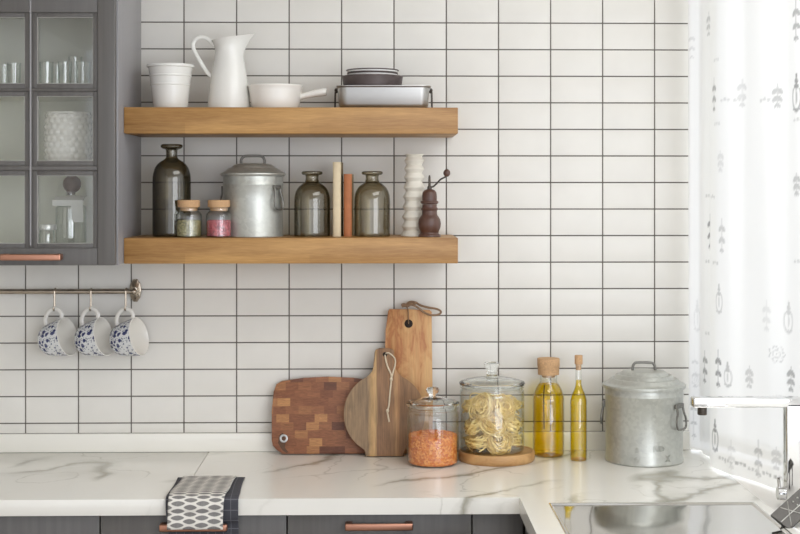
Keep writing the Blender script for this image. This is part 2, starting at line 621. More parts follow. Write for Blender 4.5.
def check_towel():
    t = NT('dark_check_cotton')
    uv = t.n('ShaderNodeTexCoord').outputs['UV']
    sp = t.n('ShaderNodeSeparateXYZ', {0: uv})
    fx = t.math('LESS_THAN', t.math('FRACT', t.math('MULTIPLY', sp.outputs[0], 9.0)), .07)
    fy = t.math('LESS_THAN', t.math('FRACT', t.math('MULTIPLY', sp.outputs[1], 17.0)), .07)
    k = t.math('MAXIMUM', fx, fy)
    weave = t.noise(t.obj(), 700, 2)
    base = t.mix(weave, c3(58, 58, 64), c3(78, 78, 84))
    return t.done(t.bsdf(Base_Color=t.mix(t.math('MULTIPLY', k, .75), base, c3(118, 118, 124)), Roughness=.95, Normal=t.bump(weave, .3, .0005)))


M['lens'] = lens_towel()
M['check'] = check_towel()


def curtain_mat():
    t = NT('sheer_printed_curtain')
    at = t.n('ShaderNodeAttribute', attribute_name='print')
    p = at.outputs['Fac']
    ns = t.noise(t.obj(), 400, 2)
    col = t.mix(p, c3(248, 247, 244), c3(52, 50, 50))
    df = t.n('ShaderNodeBsdfDiffuse', {0: col, 'Normal': t.bump(ns, .1, .0004)})
    tl = t.n('ShaderNodeBsdfTranslucent', {0: col})
    tr = t.n('ShaderNodeBsdfTransparent', {0: (1, 1, 1, 1)})
    m1 = t.n('ShaderNodeMixShader', {0: .22, 1: df.outputs[0], 2: tl.outputs[0]})
    fac = t.math('MULTIPLY', t.math('SUBTRACT', 1.0, t.math('MULTIPLY', p, .9)), .12)
    return t.done(t.n('ShaderNodeMixShader', {0: fac, 1: m1.outputs[0], 2: tr.outputs[0]}))


M['curtain'] = curtain_mat()


def grains(name, a, b, c, scale):
    t = NT(name)
    vo = t.n('ShaderNodeTexVoronoi', {'Vector': t.obj(), 'Scale': float(scale)})
    r = t.n('ShaderNodeSeparateColor', {0: vo.outputs['Color']}).outputs[0]
    return t.done(t.bsdf(Base_Color=t.ramp(r, [(.1, a), (.5, b), (.9, c)]), Roughness=.7, Normal=t.bump(vo.outputs['Distance'], .8, .002)))


M['lentil'] = grains('orange_lentils', c3(206, 100, 30), c3(226, 130, 50), c3(240, 164, 86), 190)
M['herb'] = grains('dried_herbs', c3(100, 98, 56), c3(146, 140, 92), c3(190, 180, 134), 320)
M['berry'] = grains('pink_peppercorns', c3(128, 22, 40), c3(176, 52, 70), c3(206, 96, 104), 260)
M['pasta'] = mat('egg_pasta', c3(252, 226, 150), .55, var=.07, scale=90)
M['lid_silver'] = mat('silver_lid', c3(222, 222, 218), .35, .5, var=.03)
M['napkin'] = mat('white_linen', c3(230, 230, 226), .9, var=.03, scale=200)

# ------------------------------------------------------------------ the room
XL, XR, CT = -2.0, .92, .90        # left wall, right wall, worktop height
ZTOP = 2.6
UPZ = W(400, 432.2, 0).z             # top of the marble upstand
b = MB().box(XL - .1, .0045, 0, .898, .12, ZTOP)
wall = struct('wall_back', b, M['grout'], smooth=0)
TP, RP, GW = .15, .0763, .0026     # tile pitch, row pitch, half grout
gx0 = W(446.3, 200, 0).x
gz0 = W(570, 182.5, 0).z
b = MB()
for i in range(-16, 6):
    for k in range(-12, 14):
        x0, x1 = gx0 + i * TP + GW * .7, gx0 + (i + 1) * TP - GW * .7
        z0, z1 = gz0 + k * RP + GW * .7, gz0 + (k + 1) * RP - GW * .7
        z0 = max(z0, UPZ + .001); z1 = min(z1, ZTOP)
        x0 = max(x0, XL); x1 = min(x1, .897)
        if z1 - z0 < .01 or x1 - x0 < .01:
            continue
        bx, bz = min(.0135, (x1 - x0) * .3), min(.0085, (z1 - z0) * .3)
        tl = random.uniform(-.0003, .0003); tz = random.uniform(-.0002, .0002)
        o = [b.bm.verts.new(p) for p in ((x0, .0045, z0), (x1, .0045, z0), (x1, .0045, z1), (x0, .0045, z1))]
        m_ = [b.bm.verts.new(p) for p in ((x0, .0015, z0), (x1, .0015, z0), (x1, .0015, z1), (x0, .0015, z1))]
        q = [b.bm.verts.new(p) for p in ((x0 + bx, tl + tz, z0 + bz), (x1 - bx, -tl + tz, z0 + bz), (x1 - bx, -tl - tz, z1 - bz), (x0 + bx, tl - tz, z1 - bz))]
        b.face(q)
        for r0, r1 in ((o, m_), (m_, q)):
            for a in range(4):
                c = (a + 1) % 4
                b.face([r0[a], r0[c], r1[c], r1[a]])
b.build('tiling', M['glaze'], wall, smooth=20)
struct('trim_1', MB().box(XL, .0045, CT, .898, -.012, UPZ, .0015), M['marble_plain'])
struct('floor', MB().box(XL - .1, .1, -.05, 2.4, -6.5, 0), M['floorwood'])
struct('ceiling', MB().box(XL - .1, .1, ZTOP, 2.4, -6.5, ZTOP + .05), M['plaster'])
struct('wall_left', MB().box(XL - .1, 0, 0, XL, -6.5, ZTOP), M['plaster'])
# the angled window wall: sill wall, lintel and far pier; the window between them
MW = Matrix.Translation(WO) @ Matrix(((WU.x, -WN.x, 0, 0), (WU.y, -WN.y, 0, 0), (0, 0, 1, 0), (0, 0, 0, 1)))
b = MB()
b.box(0, 0, 0, 3.3, .14, CT - .04, M=MW)
b.box(0, 0, 2.45, 3.3, .14, ZTOP, M=MW)
b.box(2.9, 0, CT - .04, 3.3, .14, 2.45, M=MW)
struct('wall_right', b, M['plaster'], smooth=0)
b = MB()
for s0, s1 in ((0, .022), (.95, 1.01), (1.9, 1.96), (2.85, 2.9)):
    b.box(s0, .06, CT, s1, .11, 2.45, .004, M=MW)
b.box(0, .06, CT, 2.9, .11, CT + .03, .004, M=MW)
b.box(0, .06, 2.39, 2.9, .11, 2.45, .004, M=MW)
win = struct('window_1', b, M['white_enamel'])
MB().box(.02, .083, CT + .02, 2.88, .087, 2.42, M=MW).build('glass_pane', M['pane'], win)
b = MB()
v0 = [(.8995, .108), (.8995, -.0005), (XR + .0003, -.0005), (XR + .0003, -2.3), tuple((WO + WU * 2.55)[:2])]
b.loft([[(x, y, CT - .04) for x, y in v0], [(x, y, CT - .001) for x, y in v0]])
struct('trim_2', b, M['plaster'], smooth=0)
struct('baseboard_back', MB().box(XL, 0, 0, -1.99, -.01, .08), M['plaster'])

# ------------------------------------------------------------------ worktops and base cabinets
CD, BF = .635, .615                # worktop depth, cabinet fronts
WT = .04
XS = W(209, 452, .012).x           # seam between the two slabs
XP = W(519.7, 497, CD).x             # left edge of the return
b = MB().box(XL, -.012, CT - WT, XS - .0008, -CD, CT, .0025)
tag(b.build('worktop', M['marble']), 'long white marble worktop slab left of the thin seam by the towel', 'worktop', 'marble worktop slabs')
b = MB()
SX0, SX1, SY0, SY1 = W(548.5, 503.6, .70).x, .898, .70, 1.76
bmv = [(XS + .0008, -.012), (XS + .0008, -CD), (XP, -CD), (XP, -2.2), (SX0 + .005, -2.2), (SX0 + .005, -SY0 - .005), (XR, -SY0 - .005), (XR, -.012)]


def slab(mb, poly, z0, z1):
    mb.loft([[(x, y, z0) for x, y in poly], [(x, y, z1) for x, y in poly]])


slab(b, bmv, CT - WT, CT)
b.box(SX0 + .005, -SY1 + .005, CT - WT, XR, -2.2, CT)
b.box(SX1 - .005, -SY0 - .005, CT - WT, XR, -SY1 + .005, CT)
tag(b.build('worktop', M['marble'], smooth=0), 'L-shaped white marble worktop turning the corner under the window', 'worktop', 'marble worktop slabs')


def bar_handle(x0, x1, yf, z, parent, h=.017, out=.034):
    """flat copper bar on two posts; yf = face it is fixed to"""
    mb = MB()
    mb.box(x0, yf - out, z - h / 2, x1, yf - out + .009, z + h / 2, .003, 3)
    for xa in (x0, x1 - .018):
        mb.box(xa, yf - out + .004, z - h / 2, xa + .018, yf, z + h / 2, .003, 2)
    return mb.build('handle', M['copper'], parent)


fx = lambda p: W(p, 520, BF).x
edges = [XL + .002, fx(100), fx(287), fx(472), XP + .012]
hx = [None, (159, 227), (345, 413), None]
labs = ['grey base cabinet at far left of the run, no handle in view',
        'grey base cabinet with copper bar handle under the hanging tea towels',
        'grey base cabinet with copper bar handle in full view, right of the towels',
        'narrow grey base cabinet filler in the inside corner below the worktop']
for i in range(4):
    x0, x1 = edges[i] + .0016, edges[i + 1] - .0016
    t = thing('base_cabinet', labs[i], 'cabinet', (0, 0, 0), 'grey base cabinets')
    MB().box(x0, -.02, .1, x1, -BF + .021, CT - WT - .0005).build('carcass', M['cabgrey'], t)
    MB().box(x0, -.06, .0, x1, -BF + .08, .1).build('plinth', M['cabgrey'], t)
    zz = [(.705, CT - WT - .004), (.41, .702), (.105, .407)] if i != 3 else [(.105, CT - WT - .004)]
    for j, (z0, z1) in enumerate(zz):
        f = MB().box(x0, -BF + .02, z0, x1, -BF, z1, .0015).build('drawer_front', M['cabgrey'], t)
        if hx[i]:
            a, c = W(hx[i][0], 527, BF + .034).x, W(hx[i][1], 527, BF + .034).x
            bar_handle(a, c, -BF, W(380, 527.5, BF + .034).z if j == 0 else z1 - .05, f)
t = thing('base_cabinet', 'grey base cabinet under the sink return, facing left', 'cabinet', (0, 0, 0), 'grey base cabinets')
MB().box(XP + .034, -.62, .1, XR, -2.18, CT - WT - .03).build('carcass', M['cabgrey'], t)
MB().box(XP + .08, -.7, 0, XR, -2.15, .1).build('plinth', M['cabgrey'], t)
MB().box(XP + .013, -.64, .1, XP + .033, -2.18, CT - WT - .002, .0015).build('side_panel', M['cabgrey'], t)

# ------------------------------------------------------------------ wall cabinet
CX1 = W(117.6, 266, .372).x
CX0 = W(-55, 266, .389).x
cz0 = W(117, 265.7, .389).z
cz1 = 2.5
t = thing('wall_cabinet', 'grey glazed wall cabinet with six panes at top left', 'cabinet', (0, 0, 0))
CB = .363
b = MB()
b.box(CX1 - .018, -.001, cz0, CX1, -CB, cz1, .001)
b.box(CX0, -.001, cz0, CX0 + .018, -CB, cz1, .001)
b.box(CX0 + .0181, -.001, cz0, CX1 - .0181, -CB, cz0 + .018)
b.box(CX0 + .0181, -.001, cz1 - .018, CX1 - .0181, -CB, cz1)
b.build('carcass', M['cabgrey_lit'], t)
b = MB()
b.box(CX0 + .0182, -.002, cz0 + .0182, CX1 - .0182, -.008, cz1 - .0182)
b.box(CX0 + .0182, -.008, cz0 + .0182, CX0 + .020, -CB + .004, cz1 - .0182)
b.box(CX1 - .020, -.008, cz0 + .0182, CX1 - .0182, -CB + .004, cz1 - .0182)
b.box(CX0 + .0201, -.008, cz0 + .0182, CX1 - .0201, -CB + .004, cz0 + .020)
b.build('lining', M['cabinside'], t, smooth=0)
colp = [(-32, 24.4), (36.5, 92.7)]
rowp = [(17, 83.7), (96, 161), (175.4, 243.7)]
cpx = [(W(a, 0, .389).x, W(c, 0, .389).x) for a, c in colp]
rpz = [(W(100, c, .389).z, W(100, a, .389).z) for a, c in rowp]
shelf_z = []
for i in (0, 1):
    zt = (rpz[i][0] + rpz[i + 1][1]) / 2 + .007
    shelf_z.append(zt)
    MB().box(CX0 + .0205, -.009, zt - .014, CX1 - .0205, -.24, zt, .001).build('shelf', M['cabinside'], t)
zfloor = cz0 + .020
# door: stiles, rails and glazing bars with a stepped moulding round each pane
b = MB()
DY0, DY1, LIP, REC = -CB - .006, -.389, .0115, .005
xs = [CX0 + .002, cpx[0][0] - LIP, cpx[0][1] + LIP, cpx[1][0] - LIP, cpx[1][1] + LIP, W(115.2, 200, .389).x]
b.box(xs[0], DY0, cz0 + .001, xs[1], DY1, cz1, .0015)
b.box(xs[4], DY0, cz0 + .001, xs[5], DY1, cz1, .003, 3)
b.box(xs[2], DY0, rpz[2][0] - LIP, xs[3], DY1, rpz[0][1] + LIP, .004, 3)
zr = [(cz0 + .001, rpz[2][0] - LIP), (rpz[2][1] + LIP, rpz[1][0] - LIP), (rpz[1][1] + LIP, rpz[0][0] - LIP), (rpz[0][1] + LIP, cz1)]
for n_, (a, c) in enumerate(zr):
    b.box(xs[1], DY0, a, xs[4], DY1 if n_ in (0, 3) else DY1 + .0008, c, .0015 if n_ in (0, 3) else .004, 3)
for (a, c) in cpx:
    for (e, g) in rpz:
        b.box(a - LIP - .001, DY0 + .001, e - LIP - .001, a, DY1 + REC, g + LIP + .001, .002)
        b.box(c, DY0 + .001, e - LIP - .001, c + LIP + .001, DY1 + REC, g + LIP + .001, .002)
        b.box(a, DY0 + .001, e - LIP - .001, c, DY1 + REC, e, .002)
        b.box(a, DY0 + .001, g, c, DY1 + REC, g + LIP + .001, .002)
door = b.build('door', M['cabgrey'], t)
for (a, c) in cpx:
    for (e, g) in rpz:
        MB().box(a - .003, DY0 + .0005, e - .003, c + .003, DY0 + .0035, g + .003).build('glass_pane', M['pane'], door)
        mb = MB()
        for q_ in ((a, e, a + .0016, g), (c - .0016, e, c, g), (a + .0017, e, c - .0017, e + .0016), (a + .0017, g - .0016, c - .0017, g)):
            mb.box(q_[0], DY0 - .0002, q_[1], q_[2], DY1 + REC + .002, q_[3])
        mb.build('lit_reveal_strip', M['lit_reveal'], door)  # strips added as the lit reveal, its brightness put into their colour
xm = (cpx[0][1] + cpx[1][0]) / 2
MB().tube([(xm, DY1 - .0002, rpz[2][0] - .004), (xm, DY1 - .0002, cz1 - .01)], .0022, 10).build('bar_highlight_ridge', M['cabgrey_lit'], door)  # highlight down the glazing bar, painted as a lighter ridge
bar_handle(W(0, 257, .42).x, W(60.5, 257, .42).x, -.389, W(30, 257.3, .42).z, door, .0165)

# ------------------------------------------------------------------ oak shelves
SD = .285
sh_x1 = W(458, 120, SD).x
shelf_top = []
for (yt, yb, lab) in ((107.3, 133.6, 'upper thick oak floating shelf, holding the white pitcher'), (238, 263.6, 'lower thick oak floating shelf, holding the smoky bottles')):
    zt, zb = W(300, yt, SD).z, W(300, yb, SD).z
    o = MB().box(CX1 + .0008, -.0005, zb - zt, sh_x1, -SD, 0, .002).build('wall_shelf', M['oak'], loc=(0, 0, zt))
    tag(o, lab, 'shelf', 'floating oak shelves')
    shelf_top.append(zt)
ZU, ZL = shelf_top


def base(px, d, z):
    p = W(px, 0, d)
    return Vector((p.x, -d, z))


def pxp(px, d, zb, pts):
    """pixel half-widths and heights to a lathe profile above zb"""
    s = S(px, d)
    return [(hw / s, max(0.0, W(px, y, d).z - zb)) for hw, y in pts]


def shell(prof, th):
    """open-top vessel: outer profile from the base up, then the inner wall back down"""
    inner = [(max(r - th, 0), max(z, th)) for r, z in reversed(prof) if r > th]
    return [(0, 0)] + prof + inner + [(0, th)]


# ------------------------------------------------------------------ upper shelf
D = .15
p0 = base(170.5, D, ZU)
t = thing('plant_pot', 'white enamel bucket pot at the left end of the upper shelf', 'pot', p0)
pr = pxp(170.5, D, ZU, [(16.6, 108.5), (17.2, 107), (19.4, 86), (19.9, 85.5), (20.0, 84.5), (19.6, 84), (20.4, 77), (21.0, 76.4), (21.0, 75.5), (20.6, 75), (21.8, 68), (23.4, 67.4), (23.6, 65.8), (23.2, 64.8)])
pr[0] = (pr[0][0], 0)
MB().lathe(shell(pr, .0015), 56).build('body', M['white_enamel'], t)

D = .14
p0 = base(229, D, ZU)
t = thing('pitcher', 'tall white enamel pitcher with curled handle on the upper shelf', 'pitcher', p0)
pr = cr(pxp(229, D, ZU, [(21.2, 108), (21.1, 104), (19.8, 90), (17.5, 75), (15.2, 62), (14.0, 53), (14.2, 47), (15.6, 42), (17.4, 38.5)]), 5)
pr[0] = (pr[0][0], 0)
ztop = pr[-1][1]
sp_ = S(229, D)


def spout(p, a):
    k = max(0, (p.z - ztop * .72) / (ztop * .28))
    w = max(0.0, math.cos(a)) ** 5
    return Vector((p.x + k ** 1.6 * w * 9.5 / sp_, p.y * (1 - .12 * k * w), p.z + k ** 2 * (.022 * math.cos(a) * .3 + w * .008)))


MB().lathe(shell(pr, .0018), 64, f=spout).build('body', M['white_enamel'], t)
hp = [(214.5, 46), (211.5, 42.5), (207, 38.5), (201.5, 37), (196, 39.2), (193, 44), (194, 50), (197, 56), (200.5, 62), (204, 68), (208, 73.5), (212.6, 77.5)]
pts = [W(x, y, D) - p0 for x, y in hp]
MB().tube(cr(pts, 5), .0055, 10, flat=.7).build('handle', M['white_enamel'], t)

D = .15
p0 = base(275.5, D, ZU)
t = thing('saucepan', 'small white saucepan with stub handle beside the white pitcher', 'saucepan', p0)
pr = pxp(275.5, D, ZU, [(22.5, 108), (24.0, 106), (25.2, 100), (26.2, 91), (26.8, 87.6), (27.4, 86.6), (27.4, 85.6), (26.8, 85.2)])
pr[0] = (pr[0][0], 0)
MB().lathe(shell(pr, .003), 56).build('body', M['white_china'], t)
b = MB()
hh = [((300, 97), 3.3, .010), ((306, 95.3), 3.2, .011), ((316, 93.2), 3.7, .013), ((324, 92), 4.2, .014), ((326.5, 91.8), 3.6, .012)]
rings = []
for (x, y), hz_, hy in hh:
    c = W(x, y, D) - p0
    h = hz_ / S(x, D)
    rings.append([c + Vector((0, hy * math.cos(q), h * math.sin(q))) * 1.0 for q in [2 * PI * i / 16 for i in range(16)]])
b.loft(rings)
b.build('handle', M['white_china'], t)

# roasting tin: rounded rectangular tub with wire handles
D = .15


def rrect(hx_, hy_, r, z, n=6):
    out = []
    for cx_, cy_, a0 in ((hx_ - r, hy_ - r, 0), (-hx_ + r, hy_ - r, PI / 2), (-hx_ + r, -hy_ + r, PI), (hx_ - r, -hy_ + r, 1.5 * PI)):
        for i in range(n + 1):
            a = a0 + PI / 2 * i / n
            out.append((cx_ + r * math.cos(a), cy_ + r * math.sin(a), z))
    return out


p0 = base(383.5, D, ZU)
s = S(383.5, D)
zt = W(383, 88.2, D).z - ZU
t = thing('roasting_tin', 'rectangular steel roasting tin at the right end of the upper shelf', 'tin', p0)
hxo = 45.5 / s
lv = [(hxo - .012, .082, .018, 0), (hxo - .007, .087, .022, .004), (hxo - .004, .09, .024, .012), (hxo - .001, .093, .026, zt - .004), (hxo + .003, .097, .028, zt - .001), (hxo + .003, .097, .028, zt + .001),
      (hxo - .0015, .092, .025, zt), (hxo - .006, .088, .022, .012), (hxo - .010, .084, .018, .003)]
MB().loft([rrect(*l) for l in lv]).build('tub', M['steel'], t)
for sg in (-1, 1):
    e = sg * (hxo + .003)
    pts = [(e, -.035, zt - .003), (e + sg * .004, -.035, zt - .01), (e + sg * .005, -.033, .012), (e + sg * .006, -.028, .004), (e + sg * .006, .028, .004), (e + sg * .005, .033, .012), (e + sg * .004, .035, zt - .01), (e, .035, zt - .003)]
    b = MB().tube(cr(pts, 4), .0013, 8)
    for yy in (-.035, .035):
        b.sphere((e + sg * .002, yy, zt - .008), .0042, 2)
    b.build('wire_handle', M['iron'], t)
ztin = ZU + zt + .001
# bowls stacked on the tin; a wide dark one, then two shallow dishes
p1 = base(372.5, D, ztin)
p1.z = ZU + zt + .0012
t = thing('bowl', 'large dark brown bowl resting on the steel roasting tin', 'bowl', p1, 'stacked bowls and plates')
zb_ = p1.z
pr = pxp(372.5, D, zb_, [(28.6, 88), (29.0, 86.5), (30.2, 78.4), (30.6, 77), (30.3, 76.3)])
pr[0] = (.082, 0)
pr = pr[:1] + [(r, max(z, .002)) for r, z in pr[1:]]
MB().lathe(shell(pr, .003), 56).build('body', M['dark_ceramic'], t)
zz = [(76.4, 72.9, 25.6, 'pale grey shallow bowl with dark rim nested in the dark bowl', M['grey_ceramic']), (72.6, 70.0, 26.4, 'thin dark plate topping the stack of bowls', M['grey_ceramic'])]
for yb, yt, hw, lab, mt in zz:
    zq = W(372, yb, D).z
    tt = thing('bowl' if 'bowl with' in lab else 'plate', lab, 'bowl' if 'bowl with' in lab else 'plate', (p1.x, -D, zq), 'stacked bowls and plates')
    R_, H_ = hw / s, W(372, yt, D).z - zq
    MB().lathe([(0, 0), (R_ * .92, 0), (R_ * .955, H_ * .08), (R_ * .96, H_ * .62), (R_ * .94, H_ * .64), (R_ * .8, .0035), (0, .003)], 56).build('body', mt, tt)
    MB().lathe([(R_ * .94, H_ * .60), (R_ * .99, H_ * .60), (R_, H_ * .8), (R_ * .985, H_), (R_ * .95, H_ * .9), (R_ * .94, H_ * .60)], 56).build('rim', M['dark_ceramic'], tt)

# ------------------------------------------------------------------ lower shelf


def bottle(px, d, zb, pts, lab, m, group=None, th=.0022):
    p = base(px, d, zb)
    t = thing('bottle', lab, 'bottle', p, group)
    pr = pxp(px, d, zb, pts)
    pr[0] = (pr[0][0], 0)
    MB().lathe(shell(cr(pr, 3), th), 56).build('glass_body', m, t)
    return t


bottle(171.7, .15, ZL, [(17.6, 238), (18.8, 235), (19.0, 228), (19.0, 200), (19.0, 182), (18.4, 174), (16.4, 167.5), (12.4, 162.5), (7.6, 159.4), (5.8, 157), (5.7, 151.5), (6.2, 149.6), (9.4, 148.4), (11.0, 146.8), (10.6, 145.0), (9.0, 144.2)],
       'tall dark smoky glass bottle at the left end of lower shelf', M['smoke_dark'], 'smoky glass bottles')
mid = [(15.8, 238), (17.6, 236), (18.0, 232), (18.0, 210), (17.9, 200), (16.8, 193), (14.0, 187.5), (10.2, 184), (7.6, 182), (6.6, 179.5), (6.5, 176.6), (7.2, 175.2), (9.6, 174.6), (10.6, 173.2), (10.2, 171.8), (8.6, 171.2)]
bottle(312.1, .15, ZL, mid, 'squat smoky glass bottle between zinc canister and cream book', M['smoke'], 'smoky glass bottles')
bottle(372.2, .15, ZL, mid, 'squat smoky glass bottle between rust book and ribbed vase', M['smoke'], 'smoky glass bottles')


def spice_jar(px, d, lab, clab, mcont, seed):
    p = base(px, d, ZL)
    t = thing('spice_jar', lab, 'jar', p, 'corked spice jars')
    pr = pxp(px, d, ZL, [(11.8, 239), (13.2, 236), (13.2, 216.5), (12.8, 214), (11.0, 212), (9.8, 210.6), (9.8, 208.6), (10.6, 208), (10.4, 206.8)])
    pr[0] = (pr[0][0], 0)
    MB().lathe(shell(pr, .002), 40).build('glass_body', M['glass'], t)
    k = pxp(px, d, ZL, [(8.2, 211), (9.4, 207.4), (11.0, 207), (11.2, 206), (11.2, 200.6), (10.6, 200.0)])
    MB().lathe([(0, k[0][1])] + k + [(0, k[-1][1])], 32).build('cork_stopper', M['cork'], t)
    s = S(px, d)
    R_, H_ = 12.0 / s, 16.5 / s
    b = MB()
    b.lathe([(0, .0022), (R_ * .92, .0022), (R_, .005), (R_, H_ * .92), (R_ * .9, H_ * 1.02), (R_ * .5, H_ * 1.06), (0, H_ * 1.04)], 40)
    rr = random.Random(seed)
    for _ in range(160):
        a = rr.uniform(0, 2 * PI); q = R_ * .93 * math.sqrt(rr.random())
        b.sphere((q * math.cos(a), q * math.sin(a), H_ * 1.02), rr.uniform(.0012, .0022), 1, (1.2, 1, .8))
    tag(b.build('spice_fill', mcont, loc=p), clab, 'spice', kind='stuff')


spice_jar(188.8, .21, 'small corked glass jar of green herbs before the tall bottle', 'dried green herbs filling the left corked spice jar', M['herb'], 3)
spice_jar(219.0, .21, 'small corked glass jar of pink peppercorns before the zinc canister', 'pink peppercorns filling the right corked spice jar', M['berry'], 4)


def ear(b, c, nx, tx, w_, h_, r):
    """hanging wire bail on the outside of a can; c = top pivot, nx outward, tx tangent"""
    n_, t_ = Vector(nx), Vector(tx)
    z = Vector((0, 0, 1))
    c = Vector(c)
    pts = [c - t_ * w_ * .32 - z * .002 + n_ * .003, c - t_ * w_ * .34 - z * h_ * .3 + n_ * .006, c - t_ * w_ * .5 - z * h_ * .62 + n_ * .008, c - t_ * w_ * .42 - z * h_ * .95 + n_ * .009, c - z * h_ + n_ * .009,
           c + t_ * w_ * .42 - z * h_ * .95 + n_ * .009, c + t_ * w_ * .5 - z * h_ * .62 + n_ * .008, c + t_ * w_ * .34 - z * h_ * .3 + n_ * .006, c + t_ * w_ * .32 - z * .002 + n_ * .003]
    b.tube(cr(pts, 4) + [tuple(pts[-1])], r, 8, closed=False)
    b.tube([pts[0], pts[-1]], r * 1.2, 8)


def canister(px, d, zb, body, lid, hpx, lab, m, hang, group):
    p = base(px, d, zb)
    s = S(px, d)
    t = thing('canister', lab, 'canister', p, group)
    pr = pxp(px, d, zb, body)
    pr[0] = (pr[0][0], 0)
    b = MB().lathe(shell(pr, .0015), 72)
    b.build('body', m, t)
    lp = pxp(px, d, zb, lid)
    o = MB().lathe(lp, 72).build('lid', m, t)
    pts = [W(x, y, d) - p for x, y in hpx]
    hb = MB().tube(cr(pts, 4), 1.35 / s, 10)
    for q in (pts[0], pts[-1]):
        hb.sphere(q, 2.0 / s, 2, (1.2, 1, .5))
    hb.build('handle', M['zinc_iron'], o)
    R_ = body[2][0] / s
    for ang, yt, yb, w_ in hang:
        n_ = Vector((math.cos(ang), math.sin(ang), 0))
        tt = Vector((-n_.y, n_.x, 0))
        zt_ = W(px, yt, d).z - zb
        hh_ = (yb - yt) / s
        b = MB()
        ear(b, n_ * R_ + Vector((0, 0, zt_)), n_, tt, w_ / s, hh_, 1.05 / s)
        b.box(-w_ * .42 / s, -.004, -.006, w_ * .42 / s, .004, .006, .002, M=Matrix.Translation(n_ * (R_ + .001) + Vector((0, 0, zt_))) @ Matrix.Rotation(ang + PI / 2, 4, 'Z'))
        b.build('side_handle', M['zinc_iron'], t)
    return t


bodyp = [(29.0, 239), (30.0, 237.5), (30.2, 235), (29.8, 234), (29.8, 200), (29.8, 186), (30.3, 185), (30.3, 184), (29.8, 183), (29.8, 176)]
lidp = [(0, 176), (30.2, 176.4), (31.8, 176.0), (32.6, 174.6), (32.4, 173.4), (31, 172.4), (27.5, 170.8), (24.6, 168.4), (22.2, 167.8), (21, 166.2), (18.5, 164.6), (14, 163.6), (0, 163)]
canister(253.2, .14, ZL, bodyp, lidp, [(241, 164.4), (241.2, 160), (243.2, 157), (247, 156), (259, 156), (262.6, 157), (264.4, 160), (264.6, 164.4)],
         'galvanised zinc canister with domed lid on the lower shelf', M['zinc'], [(-.62, 187.5, 209, 12.5), (PI - .3, 189, 208, 10)], 'galvanised lidded canisters')


def book(x0p, x1p, ytop, d0, d1, lab, mcov, mside, round_):
    a, c = W(x0p, 0, d1).x, W(x1p, 0, d1).x
    h = W((x0p + x1p) / 2, ytop, d1).z - ZL
    w_ = c - a
    p = Vector(((a + c) / 2, -(d0 + d1) / 2, ZL))
    hd = (d1 - d0) / 2
    t = thing('book', lab, 'book', p, 'upright books on the lower shelf', (0, 0, -math.radians(round_)))
    MB().box(-w_ / 2, -hd + .004, 0, -w_ / 2 + .0022, hd, h, .0006).build('cover', mside, t)
    MB().box(w_ / 2 - .0022, -hd + .004, 0, w_ / 2, hd, h, .0006).build('cover', mside, t)
    b = MB()
    n = 8
    rings = []
    for z in (0, h):
        o_ = [(w_ / 2 * math.cos(PI + PI * i / n), -hd + .004 + .0055 * math.sin(PI + PI * i / n), z) for i in range(n + 1)]
        i_ = [((w_ / 2 - .002) * math.cos(2 * PI - PI * i / n), -hd + .0045 + .0035 * math.sin(2 * PI - PI * i / n), z) for i in range(n + 1)]
        rings.append(o_ + i_)
    b.loft(rings)
    b.build('spine', mcov, t)
    MB().box(-w_ / 2 + .0024, -hd + .005, .003, w_ / 2 - .0024, hd - .004, h - .003).build('page_block', M['pages'], t)


book(333.4, 341.6, 162, .08, .17, 'tall cream book standing left of the rust book', M['cream_paper'], M['olive_board'], 2.6)
book(344.2, 352.4, 174, .08, .172, 'shorter rust brown book standing right of the cream book', M['rust_cloth'], M['olive_board'], 2.0)

D = .14
p0 = base(414.2, D, ZL)
t = thing('vase', 'white ribbed ceramic vase at the right of lower shelf', 'vase', p0)
pts = [(13.0, 238.5), (13.4, 236), (12.6, 233)]
ys = [226, 216.5, 206.5, 196.5, 187, 177, 168.5, 160.5]
rs = [12.4, 12.0, 11.4, 10.9, 10.6, 10.2, 10.0, 9.8]
for i, (y, r) in enumerate(zip(ys, rs)):
    pts += [(r - 2.3, y + 4.4), (r - 1.2, y + 2.6), (r, y + .6), (r - .1, y - .5), (r - 1.5, y - 2.2)]
pts += [(7.6, 156.6), (9.2, 155.0), (9.3, 154.2)]
pr = pxp(414.2, D, ZL, pts)
pr[0] = (pr[0][0], 0)
MB().lathe([(0, 0)] + pr + [(r - .004, z) for r, z in reversed(pr[-2:])] + [(pr[-1][0] - .008, .06), (0, .05)], 48).build('body', M['white_matte'], t)

D = .19
p0 = base(429.5, D, ZL)
t = thing('pepper_mill', 'dark wooden pepper mill with crank at the right end of shelf', 'pepper mill', p0)
b = MB().lathe([(0, 0)] + pxp(429.5, D, ZL, [(11.2, 239), (11.2, 235.2), (10.8, 234.4), (9.4, 233.6), (9.0, 232.4), (9.6, 231), (11.0, 227.5), (11.5, 223.5), (10.8, 219.5), (9.2, 216.6), (8.0, 215.2), (7.6, 214), (7.5, 210.6),
               (8.3, 210), (8.7, 209), (8.3, 208), (7.4, 207.4), (7.4, 204.4)]) + [(0, W(429.5, 204.4, D).z - ZL)], 44)
b.build('body', M['millwood'], t)
MB().lathe([(0, W(429.5, 204.2, D).z - ZL)] + pxp(429.5, D, ZL, [(7.6, 204.2), (8.9, 203.2), (9.1, 202), (8.6, 201), (7.4, 200.6), (7.5, 196), (7.0, 192.6), (5.6, 190.4), (3.0, 189.2), (0, 188.9)]), 44).build('dome', M['millwood'], t)
s = S(429.5, D)
MB().lathe(pxp(429.5, D, ZL, [(2.4, 190), (2.2, 187), (1.3, 185.6), (1.1, 177), (0.8, 175.4), (0, 175)]), 20).build('spindle', M['iron'], t)
